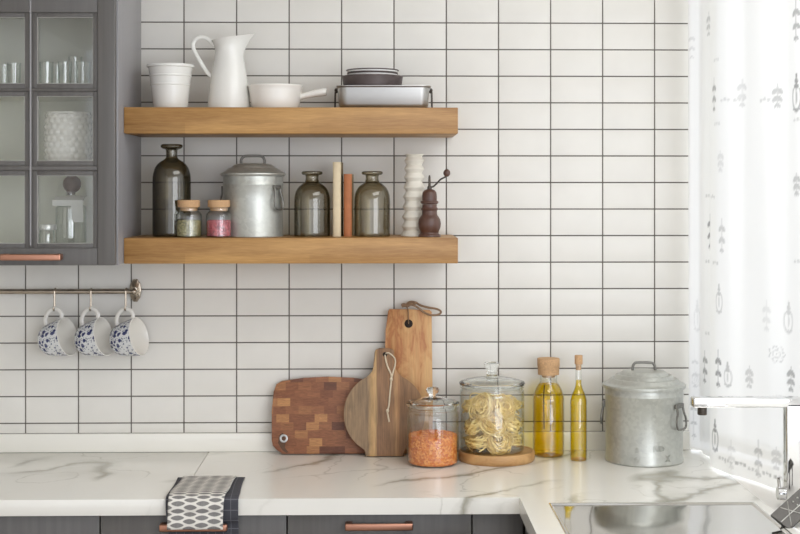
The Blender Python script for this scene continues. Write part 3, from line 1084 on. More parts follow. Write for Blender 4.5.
cp = [W(x, y, D) - p0 for x, y in ((430, 187.2), (433.5, 186.4), (437, 183.2), (440.5, 179.5), (444, 177.6), (446, 176.5), (446.6, 174.6))]
cr_ = MB().tube(cr(cp, 5), .0024, 8).build('crank', M['iron'], t)
MB().sphere(W(446.8, 173, D) - p0, 3.6 / s, 3, (1, 1, 1.08)).build('knob', M['millwood'], cr_)

# ------------------------------------------------------------------ rail, hooks and mugs
RD = .05
rz = W(60, 291.7, RD).z
xe = W(133, 291, RD).x
t = thing('hanging_rail', 'nickel hanging rail below the wall cabinet, ending in a rosette', 'rail', (0, 0, rz))
MB().tube([(XL + .001, -RD, 0), (xe, -RD, 0)], .0064, 16).build('bar', M['brass'], t)
xr = W(135, 291, .01).x
b = MB()
def scal(p, a):
    k = 1 + .025 * math.cos(10 * a)
    return Vector((p.x * k * .52, p.y * k, p.z))
MR = Matrix.Translation((xr, 0, 0)) @ Matrix.Rotation(PI / 2, 4, 'X')
b.lathe([(0, 0), (.030, 0), (.033, .003), (.031, .007), (.022, .009), (.015, .013), (.009, .015), (0, .0155)], 64, M=MR, f=scal)
b.build('rosette', M['brass'], t)
b = MB().tube(cr([(xr, -.012, 0), (xr, -.03, .0), (xe, -RD, 0)], 4), .0055, 12)
b.sphere((xe + .002, -RD, 0), .0095, 3)
b.build('end_bracket', M['brass'], t)

AX = Vector((.925, -.29, .225)).normalized()
UPV = (Vector((0, 0, 1)) - AX * AX.z).normalized()
SIDE = UPV.cross(AX)


def make_mug(lab, loc):
    t = thing('mug', lab, 'mug', loc, 'blue floral mugs on hooks')
    RM = Matrix(((UPV.x, SIDE.x, AX.x, 0), (UPV.y, SIDE.y, AX.y, 0), (UPV.z, SIDE.z, AX.z, 0), (0, 0, 0, 1)))
    # local mug frame: x = handle side, z = axis; the origin is where the handle hangs
    M0 = RM @ Matrix.Translation((-.0840, 0, -.054))
    outer = cr([(0, 0.001), (.026, 0), (.032, .002), (.040, .012), (.046, .028), (.0495, .046), (.0525, .064), (.0545, .077)], 4)
    inner = [(.0550, .0785), (.0535, .079), (.0520, .077), (.0495, .062), (.0465, .045), (.043, .028), (.036, .012), (.025, .005), (0, .0045)]
    MB().lathe(outer, 56, M=M0).build('body', M['floral'], t, recalc=True)
    MB().lathe([outer[-1]] + inner, 56, M=M0).build('lining', M['white_china'], t)
    hp = [(.0525, 0, .069), (.063, 0, .0735), (.077, 0, .068), (.0838, 0, .055), (.0815, 0, .041), (.072, 0, .028), (.058, 0, .020), (.044, 0, .020)]
    pts = [M0 @ Vector(p) for p in cr(hp, 5)]
    MB().tube(pts, .0040, 10, flat=1.5, up=SIDE).build('handle', M['white_china'], t)
    return t


hookx = [55.2, 91.4, 126.2]
hl = ['nickel S-hook holding the leftmost floral mug', 'nickel S-hook holding the middle floral mug', 'nickel S-hook beside the rosette holding the rightmost mug']
ml = ['blue floral mug hanging leftmost on the rail', 'blue floral mug hanging in the middle of three on rail', 'blue floral mug hanging rightmost, nearest the rail rosette']
hook0 = mug0 = None
for px, a, c in zip(hookx, hl, ml):
    xx = W(px, 300, RD).x
    zh = W(px, 308.5, RD).z
    if hook0 is None:
        L = zh - rz
        r_ = .0085
        up_ = [(0, -r_ * math.cos(q) * -1, r_ * math.sin(q)) for q in [PI * i / 8 for i in range(-2, 9)]]
        pts = [(0, r_ * math.cos(q), r_ * math.sin(q)) for q in [PI * i / 8 for i in range(-2, 9)]]
        pts += [(0, -r_, -.012), (0, -r_, L + .006)]
        lo = [(0, -r_ - .0065 + .0065 * math.cos(q), L + .002 - .0065 * math.sin(q)) for q in [PI * i / 8 for i in range(0, 10)]]
        pts += lo
        hook0 = MB().tube(cr(pts, 3), .0028, 8).build('hook', M['brass'], loc=(xx, -RD, rz))
        tag(hook0, a, 'hook', 'S-hooks on the rail')
    else:
        h = hook0.copy()
        COL.objects.link(h)
        h.location = (xx, -RD, rz)
        h['label'] = a
    loc = Vector((xx, -RD - .015, zh + .0005))
    if mug0 is None:
        mug0 = make_mug(c, loc)
    else:
        dup(mug0, loc, c)

# ------------------------------------------------------------------ chopping boards leaning on the wall


def lean(px, d, ang):
    return base(px, d, CT + .0003), (-math.radians(ang), 0, 0)


# end-grain acacia board
p0, rt = lean(328, .046, 8.0)
s = S(328, .05)
t = thing('chopping_board', 'dark end-grain acacia board with steel grommet, leftmost against the tiles', 'chopping board', p0, 'wooden boards leaning on the tiles', rt)
hw = 56 / s
zt = 76.3 / s
ol = [(-hw + .031, 0), (-hw + .016, .010), (-hw + .003, .024), (-hw, .04)]
ol += [(-hw - .0005, zt * .55), (-hw + .004, zt * .8), (-hw + .012, zt * .905), (-hw + .028, zt * .945)]
ol += [(-hw * .45, zt * .985), (0, zt), (hw * .45, zt * .985), (hw - .028, zt * .945), (hw - .012, zt * .905), (hw - .004, zt * .8), (hw + .0005, zt * .5), (hw - .004, zt * .2), (hw - .012, zt * .07), (hw - .03, 0)]
MB().prism(ol, 0, -.02, .0025).build('board', M['acacia'], t)
gx, gz = (284 - 328) / s, .043
MG = Matrix.Translation((gx, -.0195, gz)) @ Matrix.Rotation(PI / 2, 4, 'X')
b = MB().lathe([(.0062, 0), (.0062, .002), (.0085, .0026), (.0115, .0018), (.012, 0)], 32, M=MG)
b.build('grommet', M['steel'], t)
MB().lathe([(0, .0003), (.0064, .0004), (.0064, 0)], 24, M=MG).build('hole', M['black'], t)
MB().prism([(gx - .016, gz - .012), (gx - .012, gz + .010), (gx - .002, gz + .016), (gx + .006, gz - .010), (gx + .004, gz - .026), (gx + .014, gz - .038), (gx + .008, gz - .040), (gx - .004, gz - .032)], -.0196, -.0206, 0).build('leather_tab', M['darkleather'], t)

# tall pale board
p0, rt = lean(409, .042, 3.0)
s = S(409, .04)
t = thing('chopping_board', 'tall pale wooden board with leather strap, standing behind the round board', 'chopping board', p0, 'wooden boards leaning on the tiles', rt)
H = 143.5 / s
xl = lambda p: (p - 409) / s
ol = [(xl(386), 0), (xl(384.8), H * .25), (xl(384.6), H * .6), (xl(385.6), H * .85), (xl(388.2), H * .985), (xl(389.5), H), (xl(410), H * .998), (xl(430), H * .992), (xl(431.8), H * .98), (xl(432), H * .7), (xl(432.8), H * .3), (xl(432), 0)]
MB().prism(ol, 0, -.017, .003).build('board', M['olivewood'], t)
hz_ = H - 14.5 / s
MG = Matrix.Translation((xl(408.6), -.0168, hz_)) @ Matrix.Rotation(PI / 2, 4, 'X')
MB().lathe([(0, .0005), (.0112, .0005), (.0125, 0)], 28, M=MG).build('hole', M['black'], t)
b = MB()
lp = [(xl(408.6), -.016, hz_), (xl(408.4), -.021, hz_ + .012), (xl(408), -.022, H - .004), (xl(407), -.019, H + .006), (xl(404), -.014, H + .008), (xl(402), -.012, H + .014)]
b.tube(cr(lp, 4), .003, 8, flat=.5)
lp = [(xl(402), -.016, H + .006), (xl(406), -.014, H + .012), (xl(410), -.012, H + .020), (xl(415), -.014, H + .019), (xl(421), -.016, H + .010), (xl(429), -.017, H + .004), (xl(437), -.018, H + .000), (xl(441), -.018, H - .008), (xl(438), -.018, H - .016),
      (xl(431), -.02, H - .017), (xl(424), -.021, H - .009), (xl(418), -.02, H + .004), (xl(412), -.018, H + .012), (xl(406), -.014, H + .008)]
b.tube(cr(lp, 4), .0032, 8, flat=.6)
for q in ((407, .010), (411, .015), (415, .017), (404, .012)):
    b.sphere((xl(q[0]), -.014, H + q[1]), .0075, 2, (1.2, .7, .65))
b.build('leather_strap', M['leather'], t)

# round paddle board
p0, rt = lean(384.5, .088, 6.5)
s = S(384.5, .08)
t = thing('chopping_board', 'round paddle board of striped wood with white cord, before the tall board', 'chopping board', p0, 'wooden boards leaning on the tiles', rt)
R_ = 40.5 / s
cz_ = 42.0 / s
H = 107 / s
ol = []
a0 = math.asin(min(1, 20 / 40.5))
for i in range(45):
    a = -PI / 2 - a0 - (2 * PI - 2 * a0 - .52) * 0
pts = []
top_half = math.asin(13.5 / 40.5)
for i in range(41):
    a = -PI / 2 + .47 + (PI - .47 - top_half - .12) * i / 40
    pts.append((R_ * math.cos(a), cz_ + R_ * math.sin(a)))
nk = 10.2 / s
sh = [(13.0 / s, cz_ + 39.6 / s), (11.2 / s, cz_ + 42.5 / s), (nk, cz_ + 46 / s), (nk * .98, H - .012), (nk * .85, H - .004), (nk * .5, H)]
right = pts + sh
left = [(-x, z) for x, z in reversed(right)]
ol = [(19.5 / s, 0)] + right + left + [(-19.5 / s, 0)]
ol = [(x, max(z, 0)) for x, z in ol]
MB().prism(ol, 0, -.016, .0025).build('board', M['mango'], t)
hz_ = H - 6.2 / s
MG = Matrix.Translation((.5 / s, -.0158, hz_)) @ Matrix.Rotation(PI / 2, 4, 'X')
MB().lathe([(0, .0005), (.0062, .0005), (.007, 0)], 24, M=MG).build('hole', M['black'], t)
b = MB()
ya = -.019
q = lambda x, y: ((x - 384.5) / s, ya, H - (y - 348) / s)
b.tube(cr([((.5) / s, -.013, hz_), q(385.5, 358), q(387.5, 366), q(391, 374), q(391.2, 380), q(390, 392), q(389, 404), q(387.6, 410), q(387.8, 414), q(389.2, 421)], 5), .0024, 8)
b.tube(cr([((.5) / s, -.013, hz_ + .002), q(389, 353), q(394.6, 358), q(395.2, 364), q(393, 372), q(391.4, 379)], 5), .0022, 8)
b.sphere(Vector(q(391.2, 379)) + Vector((0, -.002, 0)), .0046, 2, (1, .8, 1.3))
b.sphere(Vector(q(387.6, 410)) + Vector((0, -.001, 0)), .0048, 2, (1, .8, 1.2))
b.build('cord', M['rope'], t)

# ------------------------------------------------------------------ jars on the worktop


def jar(px, d, zb, pts, lid, knob, lab, seg=64):
    p = base(px, d, zb)
    t = thing('glass_jar', lab, 'jar', p, 'clear glass storage jars')
    pr = pxp(px, d, zb, pts)
    pr[0] = (pr[0][0], 0)
    MB().lathe(shell(pr, .003), seg).build('body', M['glass'], t)
    lp = pxp(px, d, zb, lid)
    o = MB().lathe(lp, seg).build('lid', M['solidglass'], t)
    MB().lathe(pxp(px, d, zb, knob), 32).build('knob', M['solidglass'], o)
    return t, p, pr


JD = .205
t, p0, pr = jar(432.8, JD, CT, [(24.0, 463), (25.4, 460.5), (25.8, 456), (25.8, 416), (25.6, 412.5), (24.4, 411), (24.4, 409.6), (25.6, 408.8), (25.8, 407.4), (25.0, 406.4)],
                [(0, 397.6), (12, 399.4), (19, 401.4), (22.5, 403.2), (22.6, 408.5), (24.0, 408.5), (24.2, 406), (26.2, 405.2), (26.8, 404), (26.6, 402.4), (25.0, 401.2), (19, 400), (12, 398), (6.0, 396.6), (0, 396.2)],
                [(4.2, 396.9), (3.6, 395.6), (4.2, 394), (6.2, 391.8), (6.6, 389.8), (5.6, 387.6), (3.6, 386.8), (0, 386.6)],
                'small lidded glass jar of orange lentils before the boards')
s = S(432.8, JD)
b = MB()
LR = 24.9 / s - .0022
zl0 = .004
LH = 33.0 / s
prf = [(0, zl0), (LR * .95, zl0), (LR, zl0 + .004), (LR, LH * .86), (LR * .97, LH * .90), (LR * .6, LH * .96), (0, LH * 1.0)]
b.lathe(prf, 56)
rr = random.Random(11)
for i in range(1500):
    a = rr.uniform(0, 2 * PI)
    if i < 1150:
        z = rr.uniform(zl0 + .004, LH * .88); r_ = LR - .0004
        M3 = Matrix.Rotation(a, 4, 'Z') @ Matrix.Rotation(PI / 2 + rr.uniform(-.5, .5), 4, 'Y')
    else:
        r_ = LR * math.sqrt(rr.random()) * .97
        z = LH * (1 - .10 * (r_ / LR) ** 2) - rr.uniform(0, .001)
        M3 = Matrix.Rotation(rr.uniform(-.5, .5), 4, 'X') @ Matrix.Rotation(rr.uniform(-.5, .5), 4, 'Y')
    b.sphere((r_ * math.cos(a), r_ * math.sin(a), z), .0030, 1, (1, 1, .42), M3)
tag(b.build('lentils', M['lentil'], loc=p0), 'orange split lentils filling the small glass jar', 'lentils', kind='stuff')

PD = .148
pz = .0252
pp = base(496.5, PD, CT)
s = S(496.5, PD)
R_ = 38.3 / s
o = MB().lathe([(0, 0), (R_ * .955, 0), (R_ * .985, .003), (R_, .010), (R_ * .99, .0235), (R_ * .965, .0275), (R_ * .93, .0275), (R_ * .90, .0252), (0, .0252)], 72).build('round_board', M['padwood'], loc=pp)
tag(o, 'round wooden serving board lying under the pasta jar', 'board')
t, p0, pr = jar(492, PD, CT + pz, [(30.0, 452), (31.8, 448), (32.3, 443), (32.3, 394), (32.0, 390.5), (30.8, 389), (30.8, 387.8), (32.0, 387), (32.2, 386), (31.4, 385.2)],
                [(0, 378.5), (10, 378.8), (18, 379.8), (26, 381.4), (29, 383.2), (29.2, 387.4), (30.4, 387.4), (30.6, 385), (32.4, 384.4), (33.0, 383.2), (32.6, 381.8), (31.0, 380.8), (26, 379.6), (18, 378.2), (10, 377.2), (0, 377)],
                [(7.4, 377.9), (7.0, 376.6), (5.6, 375.2), (5.4, 372), (6.6, 367.6), (8.0, 364.8), (7.8, 363), (6.6, 362.2), (0, 362.0)],
                'large lidded glass jar of pasta nests on a round board')
IR = 32.3 / s - .004


def nest_mesh(seed):
    r = random.Random(seed)
    b = MB()
    for k in range(44):
        R0 = .0365 * (r.uniform(.03, 1.0) ** .62)
        ph, n_ = r.uniform(0, 6.28), 40
        tx, ty = r.uniform(-.35, .35), r.uniform(-.35, .35)
        zc = r.uniform(-.014, .014) * (1.15 - .5 * R0 / .035)
        ox, oy = r.uniform(-.004, .004), r.uniform(-.004, .004)
        el = r.uniform(.82, 1.0)
        f1, f2, a1, a2 = r.randint(2, 4), r.randint(2, 5), r.uniform(0, 6.28), r.uniform(0, 6.28)
        ln = r.uniform(4.2, 6.6)
        pts = []
        for i in range(n_):
            a = ph + ln * i / (n_ - 1)
            rad = R0 * (1 + .10 * math.sin(f1 * a + a1))
            x, y = ox + rad * math.cos(a) * el, oy + rad * math.sin(a)
            pts.append((x, y, zc + x * tx + y * ty + .0035 * math.sin(f2 * a + a2)))
        b.tube(pts, .0019, 5, flat=.65)
    return b.mesh('pasta_nest', M['pasta'], 60)


nests = [nest_mesh(s_) for s_ in (1, 2, 3)]
rr = random.Random(21)
spots = []
for lay, (zz_, offs) in enumerate(((.034, .31), (.080, .0), (.127, .63))):
    for k in range(5):
        a = -PI / 2 + offs + k * 2 * PI / 5
        spots.append((a, zz_ + rr.uniform(-.003, .003), IR - .0365))
names_v = ['lowest', 'middle', 'top']
for i, (a, zz_, q_) in enumerate(spots):
    o = bpy.data.objects.new('pasta_nest', nests[i % 3])
    COL.objects.link(o)
    o.location = p0 + Vector((q_ * math.cos(a), q_ * math.sin(a), zz_))
    front = math.sin(a) < -.6
    tilt = rr.uniform(.9, 1.35) if front else rr.uniform(.2, .8)
    o.rotation_euler = (Matrix.Rotation(a, 4, 'Z') @ Matrix.Rotation(tilt, 4, 'Y') @ Matrix.Rotation(rr.uniform(0, 6), 4, 'Z')).to_euler()
    o.scale = (1, 1, .95)
    sx = math.cos(a)
    side = 'left' if sx < -.3 else ('right' if sx > .3 else 'centre')
    dep = 'front' if math.sin(a) < .1 else 'rear'
    tag(o, f'dry pasta nest at the {dep} {side} of the {names_v[i // 5]} layer in the large jar', 'pasta nest', 'pasta nests in the jar')

# oil bottles
OD = .088
t = thing('oil_bottle', 'wide glass bottle of olive oil with a broad cork stopper', 'bottle', base(548.5, OD, CT), 'bottles of olive oil')
p0 = t.location.copy()
BP = [(14.2, 455.5), (15.6, 453), (15.8, 448), (15.8, 404), (15.4, 397), (13.6, 390), (10.6, 384.6), (9.0, 382), (8.6, 379.6), (8.6, 371)]
pr = pxp(548.5, OD, CT, BP)
pr[0] = (pr[0][0], 0)
MB().lathe(shell(cr(pr, 3), .0018), 56).build('glass_body', M['glass'], t)
k = pxp(548.5, OD, CT, [(6.4, 377), (7.0, 374.8), (10.5, 374.4), (10.8, 367), (11.2, 366), (11.2, 358.8), (10.8, 358.2)])
MB().lathe([(0, k[0][1])] + k + [(0, k[-1][1])], 36).build('cork_stopper', M['cork'], t)
op = [(max(r - .0022, 0), z + .0022) for r, z in pxp(548.5, OD, CT, BP[1:7])]
op = [(op[0][0] - .002, .0024)] + op[1:]
o = MB().lathe([(0, .0024)] + cr(op, 3) + [(0, op[-1][1])], 56).build('olive_oil', M['oil'], loc=p0)
tag(o, 'golden olive oil filling the wide corked bottle', 'oil', kind='stuff')
sx_ = (543.2 - 548.5) / S(548.5, OD)
o = MB().tube(cr([(sx_ + .001, -.014, W(548, 428, OD).z - CT), (sx_, -.015, W(548, 405, OD).z - CT), (sx_ + .0003, -.013, W(548, 392, OD).z - CT), (sx_ + .003, -.008, W(548, 384.5, OD).z - CT)], 5), .0015, 8).build('herb_stalk', M['black'], loc=p0)
tag(o, 'thin dark herb stalk steeping in the wide oil bottle', 'herb')
OD = .16
t = thing('oil_bottle', 'slim tall glass bottle of olive oil with a small cork', 'bottle', base(578.6, OD, CT), 'bottles of olive oil')
p0 = t.location.copy()
BP = [(7.6, 462), (8.4, 460), (8.4, 452), (8.4, 405), (8.2, 400), (6.8, 394.6), (4.6, 389.6), (3.4, 385), (3.2, 380), (3.1, 366), (3.6, 364.6), (3.6, 363.6)]
pr = pxp(578.6, OD, CT, BP)
pr[0] = (pr[0][0], 0)
MB().lathe(shell(cr(pr, 3), .0014), 48).build('glass_body', M['glass'], t)
k = pxp(578.6, OD, CT, [(2.5, 370), (2.9, 364.2), (4.0, 364), (4.0, 355.6), (3.7, 355.2)])
MB().lathe([(0, k[0][1])] + k + [(0, k[-1][1])], 28).build('cork_stopper', M['cork'], t)
op = [(max(r - .0018, .001), z + .002) for r, z in pxp(578.6, OD, CT, [(7.8, 459), (8.4, 456), (8.4, 405), (8.2, 400), (6.8, 394.6), (4.6, 389.6), (3.4, 385), (3.2, 381)])]
o = MB().lathe([(0, op[0][1])] + cr(op, 3) + [(0, op[-1][1])], 48).build('olive_oil', M['oil'], loc=p0)
o_ = o
tag(o, 'golden olive oil filling the slim corked bottle', 'oil', kind='stuff')
op2 = [(max(r - .0018, .001), z) for r, z in pxp(578.6, OD, CT, [(8.0, 460.6), (8.3, 458), (8.3, 453.6)])]

# large zinc canister
bodyp = [(38.0, 461), (38.8, 459.4), (38.9, 457), (38.3, 455.8), (38.4, 430), (38.8, 394.5), (39.3, 393.6), (39.3, 392.4), (38.8, 391.6), (38.8, 385.5)]
lidp = [(0, 385.2), (39.4, 386.8), (41.2, 386.8), (41.7, 385.4), (41.4, 383.8), (39.6, 383.0), (37, 382.6), (35.5, 381.4), (33.6, 378.6), (32.6, 377.9), (30.2, 378.1), (29.2, 377.2), (27.4, 374.6), (26.6, 374.0), (24.2, 374.2), (23.2, 373.2), (21.4, 371.2), (20, 370.6), (13, 370.2), (0, 369.8)]
CND = .163
tc_ = canister(644, CND, CT, bodyp, lidp, [(632.6, 372.6), (632.8, 367), (634.6, 363.4), (638, 362.4), (650.4, 362.6), (653.6, 364), (655, 367.4), (655.2, 373)],
               'large galvanised canister with domed lid on the worktop near the window', M['zinc'], [(-.70, 402.5, 425, 19), (PI - .25, 404, 424, 14)], 'galvanised lidded canisters')
sc_ = S(644, CND)


def emboss(txt, xpx, ypx, size_px):
    cu = bpy.data.curves.new('txt', 'FONT')
    cu.body = txt
    cu.size = size_px / sc_
    cu.align_x = 'CENTER'
    cu.extrude = .0013
    o = bpy.data.objects.new('txt', cu)
    COL.objects.link(o)
    dg = bpy.context.evaluated_depsgraph_get()
    me = bpy.data.meshes.new_from_object(o.evaluated_get(dg))
    bpy.data.objects.remove(o)
    R_ = 39.0 / sc_
    z0 = W(644, ypx, CND).z - CT
    x0 = (xpx - 644) / sc_
    for v in me.vertices:
        a = (x0 + v.co.x) / R_
        rr_ = R_ + v.co.z - .0002
        v.co = Vector((rr_ * math.sin(a), -rr_ * math.cos(a), z0 + v.co.y))
    me.materials.clear()
    me.materials.append(M['zinc'])
    q_ = bpy.data.objects.new('embossed_lettering', me)
    COL.objects.link(q_)
    q_.parent = tc_


emboss('W', 629, 456, 8.5)
emboss('X', 662, 455, 8.5)
emboss('R', 630, 446.5, 8)
emboss('ND', 652, 445, 8)

# ------------------------------------------------------------------ tea towels over the worktop edge


def cloth(name, prof, x0a, x1a, x0b, x1b, wav, m, th=.0022, nu=36, nv=90, seed=0, wavf=2.3):
    P = cr(prof, 8)
    ln = [0]
    for a, c in zip(P, P[1:]):
        ln.append(ln[-1] + math.hypot(c[0] - a[0], c[1] - a[1]))
    ln = np.array(ln) / ln[-1]
    A = np.array(P)

    def fn(u, v):
        d_ = np.interp(v, ln, A[:, 0]); z_ = np.interp(v, ln, A[:, 1])
        xa = x0a + (x0b - x0a) * v; xb = x1a + (x1b - x1a) * v
        x = xa + (xb - xa) * u
        hang = max(0, min(1, (d_ - .638) / .02)) if z_ < CT else 0
        w_ = wav * hang * math.sin(wavf * 2 * PI * u + seed)
        lift = (1 - min(1, max(0, (CT - z_) / .02))) * wav * .35 * abs(math.sin(wavf * PI * u + seed))
        return (x + .0015 * math.sin(9 * v + 3 * u), -d_ - w_, z_ + lift)
    o = MB().grid(fn, nu, nv).build(name, m, smooth=60)
    md = o.modifiers.new('thickness', 'SOLIDIFY')
    md.thickness = th
    md.offset = 1
    return o


xa = lambda p, y, d_: W(p, y, d_).x
o = cloth('tea_towel', [(.392, CT + .002), (.47, CT + .002), (.58, CT + .0025), (.622, CT + .0035), (.639, CT - .001), (.6425, CT - .015), (.6425, CT - .038), (.640, CT - .05), (.634, CT - .058), (.631, CT - .075), (.631, CT - .12), (.631, CT - .17)],
          xa(177.6, 479, .395), xa(245, 479, .395), xa(168, 534, .64), xa(239.5, 534, .64), .001, M['check'], .0018, seed=1)
tag(o, 'dark checked tea towel lying under the leaf-print towel', 'towel', 'tea towels over the worktop edge')
o = cloth('tea_towel', [(.398, CT + .0062), (.47, CT + .0062), (.56, CT + .0075), (.605, CT + .0095), (.636, CT + .0065), (.652, CT - .006), (.656, CT - .017), (.6545, CT - .03), (.6575, CT - .040), (.6605, CT - .052), (.6606, CT - .062), (.6600, CT - .0672)],
          xa(183, 478, .4), xa(236.3, 479, .4), xa(167.4, 529, .65), xa(223.8, 530, .65), .0012, M['lens'], .0022, seed=0)
tag(o, 'white tea towel with grey leaf-shaped print, on top over worktop edge', 'towel', 'tea towels over the worktop edge')

# ------------------------------------------------------------------ steel drainboard, tap, metal stand
b = MB()


def rect(x0, y0, x1, y1, z):
    return [(x0, -y0, z), (x1, -y0, z), (x1, -y1, z), (x0, -y1, z)]


lv = [(0, -.0001 + CT), (0.0006, CT + .0012), (.0035, CT + .0016), (.0052, CT + .0008), (.0075, CT - .0028), (.011, CT - .0035)]
rings = [rect(SX0 + i, SY0 + i, SX1 - i, SY1 - i, z) for i, z in lv]
b.loft(rings, cap0=False)
t = thing('sink_drainer', 'polished steel sink drainboard set into the worktop return', 'sink', (0, 0, 0))
b.build('tray', M['sink'], t, smooth=50)
b = MB()
for x in np.linspace(SX0 + .10, SX1 - .10, 6):
    b.tube([(x, -1.08, CT - .0032), (x, -1.60, CT - .0032)], .0022, 8)
b.build('drain_ribs', M['sink'], t)

TD = .756
tx = .975
tb = Vector((tx, -TD, CT - .001))
ztp = W(790, 395, TD).z - tb.z
xt = W(692, 404, TD).x - tx
t = thing('kitchen_tap', 'square chrome kitchen tap with long flat spout before the curtain', 'tap', tb)
MB().lathe([(0, 0), (.026, 0), (.026, .006), (.024, .008), (0, .008)], 40).build('base_plate', M['chrome'], t)
MB().box(-.019, -.019, .006, .019, .019, ztp - .018, .003, 3).build('column', M['chrome'], t)
zs = W(700, 402, TD).z - tb.z
MB().box(xt, -.019, zs - .011, .019, .019, zs + .011, .003, 3).build('spout', M['chrome'], t)
MB().lathe([(0, -.02), (.010, -.02), (.011, -.018), (.011, 0), (0, 0)], 24, M=Matrix.Translation((xt + .024, 0, zs - .010))).build('aerator', M['iron'], t)
b = MB().tube([(-.017, 0, .034), (-.036, 0, .034)], .015, 28)
b.tube(cr([(-.032, 0, .044), (-.034, -.004, .060), (-.036, -.006, .074)], 3), .004, 10)
b.build('lever', M['chrome'], t)
# dark metal stand by the tap: tilted square top on four legs
sd = .93
PC = W(771, 515, sd)
sb = Vector((PC.x + .05, PC.y, CT))
t = thing('metal_stand', 'dark metal stand with cross-seamed tilted top beside the tap', 'stand', sb)
Lv, Sv = Vector((.78, .28, .56)).normalized(), Vector((.55, -.70, -.45)).normalized()
Nv = Sv.cross(Lv).normalized()
if Nv.y > 0:
    Nv = -Nv
Sv = (Sv - Lv * Sv.dot(Lv)).normalized()
O_ = PC - sb
MT = Matrix(((Lv.x, Sv.x, Nv.x, O_.x), (Lv.y, Sv.y, Nv.y, O_.y), (Lv.z, Sv.z, Nv.z, O_.z), (0, 0, 0, 1)))
PL, PS = .13, .052
o = MB().box(0, 0, -.006, PL, PS, 0, .001, M=MT).build('top_panel', M['gunmetal'], t)
b = MB()
for p, q_ in (((.002, .028), (.128, .028)), ((.028, .002), (.05, .05)), ((.05, .002), (.010, .05))):
    b.tube([MT @ Vector((*p, .0003)), MT @ Vector((*q_, .0003))], .0011, 6)
b.build('seam', M['lightmetal'], o)
b = MB()
for i in range(4):
    for j in (0, 1):
        b.sphere(MT @ Vector((.058 + .014 * i, .012 + .012 * j, .0003)), .0024, 2, (1, 1, 1))
b.build('rivets', M['lightmetal'], o)
for u_, v_ in ((.012, .047), (.118, .047), (.118, .006), (.03, .006)):
    top = MT @ Vector((u_, v_, -.004))
    MB().box(top.x - .0035, top.y - .0035, .0002, top.x + .0035, top.y + .0035, max(top.z, .002), .0008).build('leg', M['gunmetal'], t)

# ------------------------------------------------------------------ inside the wall cabinet


def tumbler(px, d, z, r, h, lab):
    o = MB().lathe(shell([(r * .82, 0), (r * .84, .002), (r * .93, h * .5), (r, h)], .0018), 32).build('tumbler', M['tumbler'], loc=base(px, d, z))
    return tag(o, lab, 'glass', 'clear tumblers in the wall cabinet')


zs1 = shelf_z[0] + .0003
ts = [(46.5, .23, 'clear tumbler at the left behind the upper right pane'), (57, .16, 'clear tumbler in the back row, second behind upper right pane'), (65, .235, 'clear tumbler in the middle behind the upper right pane'),
      (75.5, .17, 'tallest looking clear tumbler catching light behind upper right pane'), (83, .235, 'clear tumbler at the right behind the upper right pane'), (14, .20, 'clear tumbler behind the upper left pane'), (4, .16, 'clear tumbler at the frame edge behind the upper left pane')]
t0 = None
for px, d, lab in ts:
    hgt = .098 if 'tallest' in lab else .078
    if t0 is None or 'tallest' in lab:
        t_ = tumbler(px, d, zs1, (.019 if px > 20 else .0135) if px != 76 else .020, hgt, lab)
        if t0 is None:
            t0 = t_
    else:
        o = t0.copy()
        COL.objects.link(o)
        o.location = base(px, d, zs1)
        o['label'] = lab
p0 = base(68.5, .20, shelf_z[1] + .0003)
s = S(68.5, .2)
b = MB()
R_, H = 23.5 / s, W(68, 112.5, .2).z - p0.z


def scales(p, a):
    if p.z < .004 or p.z > H - .006 or math.hypot(p.x, p.y) < R_ * .9:
        return p
    row = p.z / .0165
    sh_ = .5 * (int(row) % 2)
    fa = abs(((a / (2 * PI) * 20 + sh_) % 1) - .5) * 2
    fz = abs((row % 1) - .5) * 2
    k = 1 + .055 * max(0, 1 - (fa ** 2 + fz ** 2))
    return Vector((p.x * k, p.y * k, p.z))


prf = [(0, 0), (R_ * .93, 0)] + [(R_ * (.94 + .04 * math.sin(PI * i / 60)), H * i / 60) for i in range(1, 61)] + [(R_ * .85, H), (R_ * .85, .01), (0, .008)]
o = b.lathe(prf, 120, f=scales).build('vase', M['white_china'], loc=p0)
tag(o, 'white vase with scale relief behind the middle cabinet pane', 'vase')
p0 = base(47, .23, zfloor + .0003)
t = thing('glass_jar', 'small glass jar with silver lid low in the wall cabinet', 'jar', p0)
s = S(47, .23)
hj = W(47, 230, .23).z - p0.z
MB().lathe(shell([(7.6 / s, 0), (8 / s, .003), (8 / s, hj * .8), (7 / s, hj)], .0018), 32).build('body', M['tumbler'], t)
MB().lathe([(0, hj), (9.2 / s, hj), (9.4 / s, hj + .002), (9.4 / s, hj + .013), (9.0 / s, hj + .015), (0, hj + .015)], 32).build('lid', M['lid_silver'], t)
p0 = base(71, .17, zfloor + .0003)
s = S(71, .17)
yz = lambda y: W(71, y, .17).z - p0.z
t = thing('decanter', 'clear glass decanter with round dark stopper behind the lowest pane', 'decanter', p0)
MB().lathe(shell(cr([(14.5 / s, 0), (15 / s, .004), (15 / s, yz(212)), (13.5 / s, yz(206)), (7 / s, yz(200)), (5 / s, yz(196)), (5 / s, yz(191))], 4), .002), 40).build('glass_body', M['tumbler'], t)
b = MB().sphere((1 / s, 0, yz(184)), 9.0 / s, 3)
b.lathe([(0, yz(195)), (4 / s, yz(195)), (4.5 / s, yz(191)), (0, yz(190))], 24)
b.build('stopper', M['darkleather'], t)


